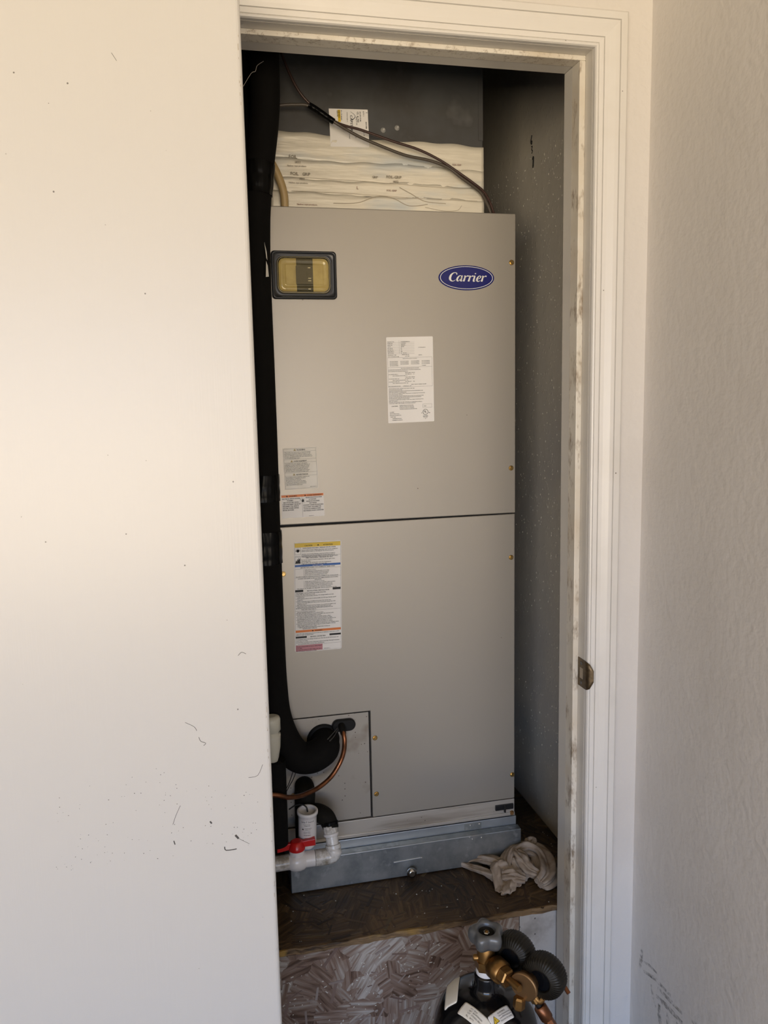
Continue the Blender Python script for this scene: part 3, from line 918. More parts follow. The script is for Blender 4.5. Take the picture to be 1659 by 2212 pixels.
# screws
q = MB()
q.lathe([(0.0056, 0), (0.0056, 0.0008), (0.0048, 0.0014)], (0, 0, 0), (0, -1, 0), 18)
q.lathe([(0.0042, 0.001), (0.0042, 0.0038), (0.0034, 0.0045)], (0, 0, 0), (0, -1, 0), 6, smooth=False)
q.box((-0.003, -0.0049, -0.0005), (0.003, -0.0044, 0.0005))
sc = q.build('screw', 'gold', ah, origin=(0, 0, 0))
spots = [(0.5272, 1.2568), (0.5266, 0.8170), (0.5267, 0.6162), (0.5300, 0.1012), (0.2054, 0.2289), (0.2058, 0.0970), (0.0166, 0.6131)]
sc.location = Vector((spots[0][0], 0, spots[0][1])) - ORG[ah.name]
for x, z in spots[1:]:
    instance(sc, ah, (x, 0, z))
instance(sc, ah, (0.0200, 0.004, 0.116))
sr = MB().lathe([(0.006, 0), (0.006, 0.001), (0.004, 0.004), (0.0035, 0.0045)], (0, 0, 0), (0, -1, 0), 8, smooth=False).build('rusty_screw', 'rust', ah, origin=(0, 0, 0))
sr.location = Vector((0.5250, 0.012, 0.0415)) - ORG[ah.name]
instance(sr, ah, (0.5300, 0.003, 0.0050))

# breaker cover: moulded black frame, clear dome, breaker behind it
def rloop(x0, z0, x1, z1, r, y, n=6):
    return [(x, y, z) for x, z in rrect(x0, z0, x1, z1, r, n)]
q = MB()
a = (0.0155, 1.1765, 0.1470, 1.2705)
i_ = (0.0270, 1.1885, 0.1335, 1.2590)
def ins(b, d):
    return (b[0] + d, b[1] + d, b[2] - d, b[3] - d)
q.loops([rloop(*a, 0.007, 0.0), rloop(*a, 0.007, -0.006), rloop(*ins(a, 0.0012), 0.007, -0.0085), rloop(*ins(a, 0.0035), 0.0065, -0.0085), rloop(*ins(a, 0.0045), 0.006, -0.0070),
         rloop(*ins(i_, -0.004), 0.015, -0.0062), rloop(*ins(i_, -0.0015), 0.0145, -0.0072), rloop(*i_, 0.0135, -0.0060), rloop(*i_, 0.0135, -0.0008)], False, True, smooth=True)
bc = q.build('breaker_cover', 'breaker_frame', ah)
MB().loops([rloop(*i_, 0.0135, -0.0008), rloop(*i_, 0.0135, -0.0010)], False, True, smooth=False).build('cavity', 'breaker_back', bc)
q = MB()
q.box((0.0660, -0.0042, 1.1890), (0.0990, -0.0010, 1.2570))
q.box((0.0645, -0.0060, 1.2060), (0.0985, -0.0040, 1.2420))
q.box((0.0860, -0.0085, 1.2180), (0.0975, -0.0058, 1.2300))
br = q.build('circuit_breaker', 'blackm', bc, bevel=0.0006)
q = MB()
for z, w in ((1.2372, 0.005), (1.2165, 0.006), (1.2118, 0.006), (1.1955, 0.005)):
    q.box((0.0885, -0.0089, z), (0.0885 + w, -0.0086, z + 0.0014))
    q.box((0.0885, -0.0064, z), (0.0885 + w, -0.0061, z + 0.0014))
q.build('print', 'white_print', br)
q = MB()
q.loops([rloop(*ins(i_, 0.0003), 0.0132, -0.0060), rloop(*ins(i_, 0.0015), 0.0125, -0.0105), rloop(*ins(i_, 0.005), 0.011, -0.0125), rloop(*ins(i_, 0.010), 0.007, -0.0130),
         rloop(*ins(i_, 0.0125), 0.004, -0.0118), rloop(*ins(i_, 0.0145), 0.003, -0.0118), rloop(*ins(i_, 0.0165), 0.002, -0.0128)], False, True, smooth=True)
q.build('cover_window', 'clear', bc)
MB().loops([rloop(*ins(i_, -0.0002), 0.0136, -0.0064), rloop(*ins(i_, 0.0004), 0.0132, -0.0085), rloop(*ins(i_, 0.0016), 0.0124, -0.0085), rloop(*ins(i_, 0.0018), 0.0122, -0.0064)], False, False).build('window_rim_glint', 'window_rim_glint', bc)  # pale ring painted as the light caught on the dome's edge

# oval badge with lettering
def ell(cx, cz, a, b, y, n=64):
    return [(cx + a * math.cos(-2 * PI * i / n), y, cz + b * math.sin(-2 * PI * i / n)) for i in range(n)]
BX, BZ = 0.4257, 1.2235
q = MB()
q.loops([ell(BX, BZ, 0.0617, 0.0256, 0.0), ell(BX, BZ, 0.0617, 0.0256, -0.0010), ell(BX, BZ, 0.0608, 0.0247, -0.0016), ell(BX, BZ, 0.0600, 0.0240, -0.0016)], False, True, smooth=False)
bd = q.build('brand_badge', 'badge', ah)
q = MB()
q.loops([ell(BX, BZ, 0.0585, 0.0232, -0.0019), ell(BX, BZ, 0.0572, 0.0222, -0.0019)], False, False, smooth=False)
q.build('border_line', 'white_print', bd)
STROKES = {
    'C': ([[(1.02, 1.10, .04), (1.02, 1.30, .12), (.93, 1.43, .13), (.74, 1.50, .10), (.50, 1.42, .16), (.28, 1.15, .27), (.19, .78, .31), (.22, .40, .30), (.40, .12, .20), (.62, .03, .12), (.84, .10, .09), (1.0, .28, .04)]], 1.10),
    'a': ([[(.66, .84, .08), (.48, 1.0, .10), (.28, .88, .18), (.14, .58, .25), (.12, .26, .24), (.22, .05, .15), (.38, .10, .09), (.56, .40, .10), (.66, .74, .10)],
           [(.72, 1.02, .14), (.67, .60, .24), (.65, .22, .23), (.72, .04, .15), (.86, .10, .06), (.92, .18, .03)]], 0.94),
    'r': ([[(.0, .86, .03), (.10, .96, .08), (.21, .92, .18), (.20, .62, .23), (.14, .0, .25)],
           [(.22, .50, .06), (.36, .82, .09), (.50, .97, .13), (.60, .95, .20), (.63, .82, .14)]], 0.68),
    'i': ([[(.0, .86, .03), (.10, .96, .09), (.19, .92, .19), (.16, .50, .23), (.14, .14, .22), (.22, .02, .15), (.34, .08, .06), (.40, .16, .03)],
           [(.16, 1.30, .06), (.20, 1.35, .20), (.22, 1.41, .20), (.25, 1.46, .06)]], 0.48),
    'e': ([[(.14, .42, .07), (.36, .50, .08), (.54, .68, .13), (.52, .90, .13), (.40, 1.0, .10), (.24, .86, .16), (.12, .54, .24), (.13, .22, .24), (.26, .04, .17), (.44, .04, .11), (.60, .22, .04)]], 0.68)}
q = MB()
def glyph_strokes(q, word, x0, z0, sc_x, sc_z, slant, y):
    x = 0
    for ch in word:
        sts, adv = STROKES[ch]
        for st_ in sts:
            P = []
            m_ = len(st_)
            for i in range(m_ - 1):
                p0, p1, p2, p3 = st_[max(i - 1, 0)], st_[i], st_[i + 1], st_[min(i + 2, m_ - 1)]
                for s in range(5):
                    t = s / 5
                    P.append(tuple(0.5 * (2 * p1[k_] + (p2[k_] - p0[k_]) * t + (2 * p0[k_] - 5 * p1[k_] + 4 * p2[k_] - p3[k_]) * t * t + (3 * p1[k_] - p0[k_] - 3 * p2[k_] + p3[k_]) * t ** 3) for k_ in range(3)))
            P.append(st_[-1])
            A, B = [], []
            for i, (px_, pz_, w_) in enumerate(P):
                a_, b_ = P[max(i - 1, 0)], P[min(i + 1, len(P) - 1)]
                d = Vector((b_[0] - a_[0], b_[1] - a_[1]))
                d.normalize()
                nx, nz = -d.y * w_ / 2, d.x * w_ / 2
                for lst, s in ((A, 1), (B, -1)):
                    gx, gz = px_ + s * nx, pz_ + s * nz
                    lst.append((x0 + (x + gx + slant * gz) * sc_x, y, z0 + gz * sc_z))
            n_ = len(P)
            q.add(A + B, [(i, i + 1, n_ + i + 1, n_ + i) for i in range(n_ - 1)])
        x += adv
glyph_strokes(q, 'Carrier', 0.3845, 1.2160, 0.0158, 0.0118, 0.17, -0.0022)
q.build('lettering', 'white_print', bd)

# ---- printed labels on the panels
def label_sheet(name, corners, r=0.002, paper='paper', parent=ah, thick=0.0004, y=0.0):
    tl, tr, brr, bl = [Vector((c[0], y, c[1])) for c in corners]
    w = ((tr - tl).length + (brr - bl).length) / 2
    h = ((bl - tl).length + (brr - tr).length) / 2
    ux = ((tr - tl) + (brr - bl)).normalized()
    uz = ((bl - tl) + (brr - tr)).normalized()
    sh = Sheet(tl, ux, uz, (0, -1, 0))
    o_ = sh.plate(w, h, r, thick).build(name, paper, parent)
    return sh, w, h, o_
T1, T2 = 0.0006, 0.0008      # printed bands / lettering above the stock

# rating plate
sh, w, h, lb = label_sheet('rating_label', [(0.2489, 1.1010), (0.3505, 1.1030), (0.3512, 0.9242), (0.2503, 0.9227)])
q = MB()
rows = ['PRODUCT NO.', 'MODEL NO.', 'SERIAL NO.', 'VOLTS', 'MOTOR HP', 'MOTOR FLA', 'PHASE/HERTZ', 'TEST STATIC']
vals = ['FV4CNF003L00BTAA', 'FV4CNF003', '2318F00825', '208/230', '1/2', '4.3', '1/60', '0.2    IN. W.C.']
for i, (a_, b_) in enumerate(zip(rows, vals)):
    v = 0.0105 + i * 0.00335
    sh.text(q, a_, 0.0022, v, 0.0021, T2, cond=1.05)
    sh.text(q, b_, 0.0310, v, 0.0021, T2)
    sh.line(q, 0.0022, v + 0.0007, 0.0605, v + 0.0007, 0.00022, T1)
sh.line(q, 0.0275, 0.0075, 0.0275, 0.0345, 0.0002, T1)
sh.text(q, 'REFRIGERANT  410A', 0.0022, 0.0378, 0.0021, T2); sh.text(q, 'DESIGN PSIG 450', 0.0330, 0.0372, 0.0021, T2)
sh.text(q, 'DATE OF MANUFACTURE', 0.0022, 0.0412, 0.0021, T2); sh.text(q, 'OCT 2018', 0.0400, 0.0406, 0.0021, T2)
sh.text(q, 'FV4CNF003L00BTAA', 0.0690, 0.0228, 0.0017, T2); sh.text(q, '2318F00825', 0.0690, 0.0385, 0.0017, T2)
sh.frame(q, 0.0022, 0.0425, 0.0985, 0.1035, 0.00025, T1)
sh.text(q, 'Approved Electric Heater Accessories', 0.0500, 0.0452, 0.0019, T2, align='c')
for c in range(4):
    for r_ in range(4 if c == 0 else 3):
        sh.text(q, 'KFCEH' + str(24 + 3 * c + r_) + '01N' + str(5 + 2 * r_), 0.0065 + c * 0.0232, 0.0510 + r_ * 0.0029, 0.0020, T2, width=0.0178)
sh.text(q, '* - REQUIRED', 0.0745, 0.0605, 0.0018, T2)
sh.line(q, 0.0022, 0.0625, 0.0985, 0.0625, 0.00025, T1)
body = [(0.050, 'c', 'ELECTRICAL INFORMATION FOR THIS UNIT'), (0.0028, 'l', 'FOR FIELD INSTALLED ELECTRIC HEATERS APPLY ELECTRICAL INFORMATION'), (0.0028, 'l', 'PLATE SUPPLIED WITH HEATER IN THIS BLOCK'),
        (0.050, 'c', 'SINGLE SUPPLY CIRCUIT'), (0.0035, 'l', 'L1/L2 HEATER AMPS  0                           CIR. AMPACITY     5.4'), (0.0120, 'l', 'MAX. OVERCUR. PROTECTION   15'), (0.050, 'c', 'DUAL SUPPLY CIRCUIT'),
        (0.0035, 'l', 'L1/L2 HEATER AMPS  N/A                     CIR. AMPACITY     N/A'), (0.0120, 'l', 'MAX. OVERCUR. PROTECTION   N/A'), (0.0035, 'l', 'L3/L4 HEATER AMPS  N/A                     CIR. AMPACITY     N/A'),
        (0.0120, 'l', 'MAX. OVERCUR. PROTECTION   N/A'), (0.0520, 'l', 'SHORT CIRCUIT CURRENT: 5kA RMS'), (0.0028, 'l', 'HEAT PACK INSTALLED N/A         SYMMETRICAL, 230 V')]
for i, (u, al, s_) in enumerate(body):
    sh.text(q, s_, u, 0.0655 + i * 0.00308, 0.0020, T2, align=al, cond=min(1.0, 0.092 / text_len(s_, 0.0020)))
para = ['UNIT HAS INTEGRAL LIMIT CONTROL. MAX. OUTLET TEMP. 200F', 'MOTOR IMPEDANCE PROTECTED', 'SEE INSTALLATION INSTRUCTIONS FOR SPECIFIC INSTALLATION REQUIREMENTS AND',
        'APPROVED ACCESSORY KIT INFORMATION', 'MAX. VOLTAGE TO GROUND OF SUPPLY CIRCUIT NOT TO EXCEED 300 VOLTS IF DEVICES', 'FOR COOLING CIRCUIT CONTROL', 'FOR THE COOLING UNIT CIRCUIT WHEN INSTALLED AS PART OF A LISTED HEAT PUMP',
        'USE ONLY ACCESSORY ELECTRIC HEATERS SHOWN IN APPROVED REQUIREMENT', 'SECTION AND FROM CORPORATE REGISTER INDEX', 'CLEARANCE TO COMBUSTIBLE MATERIALS TO BE 0 FOR CABINET, PLENUM AND DUCT',
        'UNITS WITH HEATER', 'FOR UNITS WITH ELECTRIC HEAT MIN. CLEARANCE TO COMBUSTIBLE MATERIAL IS', 'TO BE 0 FOR CABINET AND 1 FOR FIRST 36 OF PLENUM AND DUCT']
for i, s_ in enumerate(para):
    sh.text(q, s_, 0.0028, 0.1075 + i * 0.00258, 0.0019, T2, cond=min(1.0, 0.090 / text_len(s_, 0.0019)))
sh.text(q, 'CAUTION', 0.0080, 0.1445, 0.0030, T2)
for i, s_ in enumerate(['MODIFIED DESIGN FOR THIS USE ONLY', 'UNITS NOT SHOWN ON RATING AND', 'RATING PLATE. REPLACE AS REQUIRED', 'THIS UNIT IS EQUIPPED WITH SWITCHED FUSED']):
    sh.text(q, s_, 0.0255, 0.1428 + i * 0.00265, 0.0019, T2, cond=0.93)
sh.frame(q, 0.0765, 0.1410, 0.0965, 0.1482, 0.00025, T1)
sh.text(q, 'TXV', 0.0785, 0.1460, 0.0026, T2)
for i, (s_, u) in enumerate([('BRYANT', 0.0038), ('7310 W. Morris Street', 0.0038), ('Indianapolis, IN 46231 U.S.A.', 0.0038), ('M/CRT 4158', 0.0052), ('ENGINEERED IN USA', 0.0095), ('ASSEMBLED IN MEXICO', 0.0085)]):
    sh.text(q, s_ if i else 'CAC/BDP', u, 0.1565 + i * 0.0034, 0.0022, T2)
def ring(q, sh, cu, cv, r0, r1, hh, n=40):
    A = [sh.p(cu + r0 * math.cos(2 * PI * i / n), cv + r0 * math.sin(2 * PI * i / n), hh) for i in range(n)]
    B = [sh.p(cu + r1 * math.cos(2 * PI * i / n), cv + r1 * math.sin(2 * PI * i / n), hh) for i in range(n)]
    q.add(A + B, [(i, (i + 1) % n, n + (i + 1) % n, n + i) for i in range(n)])
ring(q, sh, 0.0820, 0.1578, 0.0052, 0.0060, T2)
sh.text(q, 'U', 0.0788, 0.1585, 0.0058, T2, cond=0.8); sh.text(q, 'L', 0.0822, 0.1602, 0.0058, T2, cond=0.8)
sh.text(q, 'c', 0.0728, 0.1605, 0.0040, T2); sh.text(q, 'us', 0.0892, 0.1605, 0.0036, T2)
sh.text(q, 'LISTED', 0.0820, 0.1680, 0.0036, T2, align='c')
sh.text(q, 'AIR HANDLER', 0.0820, 0.1705, 0.0014, T2, align='c'); sh.text(q, '24L', 0.0820, 0.1725, 0.0016, T2, align='c')
q.build('print', 'ink', lb)

# chemical warning, three languages
sh, w, h, lb = label_sheet('warning_label', [(0.0246, 0.8765), (0.0958, 0.8780), (0.0970, 0.7917), (0.0271, 0.7900)], paper='paper_old')
q = MB(); qy = MB()
sh.frame(q, 0.0018, 0.0018, w - 0.0018, h - 0.0018, 0.0003, T1)
for v in (0.0070, 0.0235, 0.0302, 0.0512, 0.0580):
    sh.line(q, 0.0018, v, w - 0.0018, v, 0.00025, T1)
for s_, v, u in (('WARNING', 0.0058, 0.0290), ('AVERTISSEMENT', 0.0290, 0.0215), ('ADVERTENCIA', 0.0568, 0.0250)):
    sh.text(q, s_, u, v, 0.0038, T2, cond=0.98)
    qt = MB(); sh.triangle(qt, u - 0.0040, v - 0.0013, 0.0052, T2); qt.build('hazard_triangle', 'olive', lb)
    sh.text(q, '!', u - 0.0045, v + 0.0001, 0.0028, T2 + 0.0001)
txt = [['This product can expose you to chemicals including', 'lead and lead components which are known to the', 'state of California to cause cancer and birth defects', 'or other reproductive harm. For more information go', 'to www.P65Warnings.ca.gov'],
       ['Ce produit peut vous exposer a des agents', 'chimiques, y compris le plomb et les composes de', 'plomb, identifies par l Etat de Californie comme', 'pouvant causer le cancer et des malformations', 'congenitales ou autres troubles de l appareil', 'reproducteur. Pour de plus amples informations,', 'prière de consulter www.P65Warnings.ca.gov'],
       ['Este producto puede exponerle a quimicos que', 'incluyen plomo y compuestos de plomo', 'que es conocido por el Estado', 'de California como causante de cancer', 'y defectos de nacimiento u otros danos', 'reproductivos. Para mayor informacion,', 'visite www.P65Warnings.ca.gov']]
for (v0, dv), blk in zip(((0.0102, 0.0029), (0.0330, 0.00275), (0.0610, 0.0027)), txt):
    for i, s_ in enumerate(blk):
        sh.text(q, s_, 0.0035, v0 + i * dv, 0.0024, T2, cond=min(1.05, 0.064 / text_len(s_, 0.0024)))
sh.text(q, '341924-2301 REV. B', w - 0.0035, h - 0.0035, 0.0018, T2, align='r')
q.build('print', 'ink_grey', lb)

# orange electric shock warning
sh, w, h, lb = label_sheet('shock_warning_label', [(0.0181, 0.7797), (0.1084, 0.7814), (0.1079, 0.7323), (0.0200, 0.7310)])
q = MB(); qo = MB()
sh.rect(qo, 0.0004, 0.0004, w - 0.0004, 0.0054, T1)
sh.line(q, 0.0432, 0.0004, 0.0432, h - 0.0005, 0.0003, T1)
sh.text(q, 'WARNING', 0.0165, 0.0043, 0.0034, T2); sh.triangle(q, 0.0120, 0.0032, 0.0038, T2)
sh.text(q, 'AVERTISSEMENT', 0.0545, 0.0043, 0.0034, T2, width=0.0310); sh.triangle(q, 0.0500, 0.0032, 0.0038, T2)
for i, (s_, u, al) in enumerate([('ELECTRICAL SHOCK HAZARD', 0.0205, 'c'), ('WARNING', 0.0180, 'c'), ('RISK OF ELECTRIC SHOCK', 0.0200, 'c'), ('CAN CAUSE INJURY OR DEATH', 0.0020, 'l'), ('DISCONNECT ALL REMOTE', 0.0022, 'l'), ('ELECTRIC POWER SUPPLIES', 0.0022, 'l'), ('BEFORE SERVICING', 0.0022, 'l')]):
    sh.text(q, s_, u, 0.0095 + i * 0.00395, 0.0034, T2, align=al, cond=min(0.8, 0.0375 / text_len(s_, 0.0034)))
for i, (s_, u, al) in enumerate([("RISQUE D'ELECTROCUTION", 0.0680, 'c'), ('ATTENTION', 0.0650, 'c'), ('RISQUE DE DECHARGE', 0.0660, 'c'), ('ELECTRIQUE', 0.0660, 'c'), ('POUVANT CAUSER DES BLESSURES', 0.0452, 'l'), ('OU LA MORT. DECONNECTER', 0.0452, 'l'), ('TOUTES LES ALIMENTATIONS', 0.0452, 'l'), ("ELECTRIQUES AVANT L'ENTRETIEN", 0.0452, 'l')]):
    sh.text(q, s_, u, 0.0090 + i * 0.00395, 0.0034, T2, align=al, cond=min(0.8, 0.0425 / text_len(s_, 0.0034)))
sh.text(q, '341925-101 REV. B', 0.0560, h - 0.0018, 0.0015, T2)
# hand struck by a bolt
sh.frame(q, 0.0385, 0.0085, 0.0480, 0.0190, 0.0002, T1)
ring(q, sh, 0.0450, 0.0145, 0.0, 0.0024, T2, 14)
for k_ in range(4):
    sh.line(q, 0.0435 + 0.0010 * k_, 0.0130, 0.0434 + 0.0011 * k_, 0.0098 + 0.0006 * abs(k_ - 1.5), 0.0008, T2)
sh.line(q, 0.0436, 0.0160, 0.0420, 0.0140, 0.0008, T2)
sh.line(q, 0.0388, 0.0092, 0.0412, 0.0116, 0.0005, T2); sh.line(q, 0.0412, 0.0116, 0.0402, 0.0124, 0.0005, T2); sh.line(q, 0.0402, 0.0124, 0.0420, 0.0144, 0.0005, T2)
q.build('print', 'ink', lb)
qo.build('orange_band', 'orange', lb)

# long caution label on the lower panel
sh, w, h, lb = label_sheet('caution_label', [(0.0408, 0.6785), (0.1420, 0.6800), (0.1363, 0.4402), (0.0352, 0.4425)], r=0.004)
q = MB(); qy = MB(); qb = MB(); qo = MB(); qp = MB(); qw = MB()
m0, m1 = 0.0018, w - 0.0018
sh.frame(q, m0, 0.0018, m1, h - 0.0018, 0.00025, T1)
sh.rect(qy, m0, 0.0018, m1, 0.0108, T1)
sh.text(q, 'CAUTION', 0.0310, 0.0088, 0.0040, T2, align='c', width=0.0165); sh.triangle(q, 0.0515, 0.0075, 0.0042, T2); sh.text(q, 'ATTENTION', 0.0725, 0.0088, 0.0040, T2, align='c', width=0.0205)
sh.text(q, "EXPLOSION HAZARD / RISQUE D'EXPLOSION", 0.0540, 0.0142, 0.0032, T2, align='c', width=0.0700)
for i, s_ in enumerate(['System under pressure. Relieve all pressure and recover refrigerant', 'before system repairs or final disposal. Use all service ports.', '', 'Systeme sous pression. Relacher toute la pression et recuperer', "le refrigerant avant d'entreprendre les travaux d'entretien ou", "d'elimination finale du produit. Utiliser tous les ports de maintenance."]):
    sh.text(q, s_, 0.0165, 0.0178 + i * 0.0029, 0.0027, T2, cond=min(1, 0.081 / max(text_len(s_, 0.0027), 1e-6)))
sh.frame(q, 0.0024, 0.0116, 0.0145, 0.0262, 0.0003, T1)
ring(q, sh, 0.0085, 0.0185, 0.0, 0.0028, T2, 14)
for k_ in range(10):
    a_ = PI + PI * k_ / 9
    sh.line(q, 0.0085, 0.0188, 0.0085 + 0.0055 * math.cos(a_), 0.0188 + 0.0055 * math.sin(a_), 0.0007, T2)
sh.line(q, m0, 0.0300, m1, 0.0300, 0.0003, T1)
sh.text(q, 'FIRE HAZARD / RISQUE DE FEU', 0.0540, 0.0350, 0.0034, T2, align='c', width=0.0570)
for i, s_ in enumerate(['Do not use torch to remove components. Oil may ignite when', 'unsweating tubes.', 'Ne pas utiliser une torche pour retirer les composantes.', "L'huile peut prendre feu. Utiliser une coupe-tube."]):
    sh.text(q, s_, 0.0158, 0.0388 + i * 0.0031, 0.0027, T2, cond=min(1, 0.080 / text_len(s_, 0.0027)))
sh.frame(q, 0.0024, 0.0310, 0.0140, 0.0455, 0.0003, T1)
sh.poly(q, [(0.0028, 0.0450), (0.0136, 0.0450), (0.0130, 0.0400), (0.0138, 0.0330), (0.0118, 0.0370), (0.0105, 0.0325), (0.0092, 0.0385), (0.0075, 0.0345), (0.0065, 0.0410), (0.0045, 0.0375)], T2)
sh.rect(qb, m0, 0.0480, m1, 0.0525, T1)
sh.text(qw, 'NOTICE / AVIS', 0.0510, 0.0517, 0.0034, T2, align='c')
sh.text(q, 'BEFORE REPLACING TXV COMPLETE THESE STEPS:', 0.0510, 0.0555, 0.0029, T2, align='c', width=0.0740)
sh.line(q, m0, 0.0570, m1, 0.0570, 0.0003, T1)
for i, s_ in enumerate(['1.  Verify airflow is correct', '2.  Check superheat at suction and verify correct charge', '3.  Confirm TXV bulb is properly attached and insulated', '4.  Verify system is free of contaminants and moisture', '5.  Be sure evaporator and condenser coils are clean']):
    sh.text(q, s_, 0.0200, 0.0603 + i * 0.0028, 0.0024, T2, cond=0.95)
sh.text(q, 'Detailed troubleshooting instructions are available in the service manual', 0.0040, 0.0748, 0.0027, T2, width=0.0900)
sh.line(q, m0, 0.0758, m1, 0.0758, 0.0003, T1)
sh.text(q, 'AVANT DE REMPLACER LE TXV, BIEN SUIVRE LES ETAPES', 0.0510, 0.0792, 0.0028, T2, align='c', width=0.0860); sh.text(q, 'SUIVANTES:', 0.0510, 0.0822, 0.0028, T2, align='c')
for i, s_ in enumerate(["1.  Verifier que la circulation d'air est correcte", "2.  Verifier la charge du refrigerant par surchauffe a l'unite exterieure", "3.  Verifier que le bulbe TXV est correctement attache et isole", "4.  Verifier que le systeme est libre de contaminants ou humidite", "5.  S'assurer que l'evaporateur et le condenseur sont propres"]):
    sh.text(q, s_, 0.0205, 0.0856 + i * 0.0029, 0.0024, T2, cond=min(0.95, 0.074 / text_len(s_, 0.0024)))
sh.text(q, 'Une charte de detailles est disponible dans le manuel de service', 0.0060, 0.1005, 0.0027, T2, width=0.0850)
sh.rect(q, m0, 0.1020, 0.0190, 0.1068, T1); sh.rect(q, w - 0.0190, 0.1010, m1, 0.1058, T1)
sh.text(q, 'INSTALLATION / INSTALLATION', 0.0510, 0.1062, 0.0032, T2, align='c')
ins_ = ['UNIT REQUIRES THE FOLLOWING FOR PROPER OPERATION', '1. LEVEL UNIT side to side, front to back', '2. Install both primary and secondary drain lines. PVC fittings should be used with', '    condensate pan', '3. TRAP condensate drain as close to coil as possible. Use 2 1/2 traps. Pitch line 1 per 10',
        '    running feet', '4. SELECT transformer tap per installation instructions. Unit and wire sizes', '    therefore, the circuit utilizes parts that are low or permanent damage may result', '    condensate trap off', '5. SEAL penetrations in the unit to prevent moisture. Use grommets provided to seal', '    cabinet, liquid and low voltage wiring. Keep high voltage electrical sealed',
        'SEE INSTALLATION INSTRUCTIONS FOR ADDITIONAL INFORMATION ON', '                THESE AND OTHER SUBJECTS']
for i, s_ in enumerate(ins_):
    sh.text(q, s_, 0.0030, 0.1105 + i * 0.00298, 0.0025, T2, cond=min(0.95, 0.092 / text_len(s_, 0.0025)))
sh.line(q, m0, 0.1480, m1, 0.1480, 0.0003, T1)
fr_ = ['    Pour un fonctionnement normal, il faut:', "1. METTRE L'APPAREIL NIVEAU de cote et d'avant arriere", '2. Installer des conduits de drainage primaire et secondaire. Des raccords en PVC', '    devraient etre utilises avec le plateau de condensat', "3. Les conduits de drainage du siphon le plus pres possible de l'unite. Utiliser", '    des siphons de 2 1/2. La pente des conduits est de 1 par 10 pieds de conduite',
       "4. SELECTIONNER la prise du transformateur selon les instructions d'installation et de", "    programmation du ventilateur. Tous les reglages sont indiques sur la notice", "    utilisation des ailettes qui peuvent etre sujettes a la formation du condensat", "5. Etancheifier toutes les penetrations pour limiter la conduction par rayon, l'humidite interne", '    Utiliser les passe-fils fournis pour sceller les lignes de succion, de liquide et de basse', '    tension. Sceller les lignes de haute tension',
       "        VOIR LES INSTRUCTIONS D'INSTALLATION POUR TOUTES LES", '                    INFORMATIONS COMPLETES']
for i, s_ in enumerate(fr_):
    sh.text(q, s_, 0.0030, 0.1512 + i * 0.00285, 0.0025, T2, cond=min(0.95, 0.092 / text_len(s_, 0.0025)))
sh.rect(qo, m0, 0.1900, m1, 0.1950, T1)
sh.text(q, 'WARNING', 0.0430, 0.1940, 0.0034, T2); sh.triangle(q, 0.0385, 0.1928, 0.0038, T2)
for i, s_ in enumerate(['This product may contain chemicals known to the state of California to cause cancer, or birth', 'defects, or other reproductive harm']):
    sh.text(q, s_, 0.0030, 0.1985 + i * 0.0030, 0.0025, T2, cond=min(0.95, 0.093 / text_len(s_, 0.0025)))
sh.rect(q, m0, 0.2035, 0.0255, 0.2075, T1); sh.rect(q, w - 0.0265, 0.2020, m1, 0.2060, T1)
sh.text(q, 'SERVICE / ENTRETIEN', 0.0495, 0.2068, 0.0034, T2, align='c')
for i, s_ in enumerate(['Strong alkaline cleaners may damage the plastic pan. Clean the coil with mild detergent and', 'water. Rinse thoroughly.', 'Les nettoyants tres alcalins peuvent endommager le plateau de plastique. Nettoyer la serpentine', '     avec un detergent doux et de leau. Rincer abondamment.']):
    sh.text(q, s_, 0.0030, 0.2110 + i * 0.0033, 0.0025, T2, cond=min(0.95, 0.093 / text_len(s_, 0.0025)))
sh.line(q, m0, 0.2228, m1, 0.2228, 0.0003, T1)
sh.rect(qp, m0, 0.2232, 0.0595, h - 0.0018, T1)
for i, s_ in enumerate(['This unit contains R-410A use factory tubing designed', 'for R-410A.', "Cet appareil contient le R-410A. Utiliser des tuyaux", 'de raccordement concus pour le R-410A.']):
    sh.text(q, s_, 0.0035, 0.2272 + i * 0.0033, 0.0027, T2, cond=min(0.95, 0.054 / text_len(s_, 0.0027)))
sh.text(q, '341933-201 REV. A', 0.0625, h - 0.0035, 0.0018, T2)
q.build('print', 'ink', lb); qy.build('yellow_band', 'yellow', lb); qb.build('blue_band', 'blue', lb)
qo.build('orange_band', 'orange', lb); qp.build('pink_panel', 'pink', lb); qw.build('white_print', 'white_print', lb)

# rubber oval grommet where the copper line enters
q = MB()
def oval(cx, cz, hw, r, y, n=12):
    pts = []
    for i in range(n + 1):
        a_ = PI / 2 - PI * i / n
        pts.append((cx + hw + r * math.cos(a_), y, cz + r * math.sin(a_)))
    for i in range(n + 1):
        a_ = -PI / 2 - PI * i / n
        pts.append((cx - hw + r * math.cos(a_), y, cz + r * math.sin(a_)))
    return pts
q.loops([oval(0.1360, 0.2665, 0.0125, 0.0135, 0.004), oval(0.1360, 0.2665, 0.0125, 0.0135, -0.0025), oval(0.1360, 0.2665, 0.0125, 0.0115, -0.0045)], False, True, smooth=False)
q.build('oval_grommet', 'blackm', ah)
MB().lathe([(0.036, 0), (0.036, 0.004), (0.030, 0.006)], (0.0900, 0.004, 0.2370), (0, -1, 0), 32).build('round_grommet', 'blackm', ah)

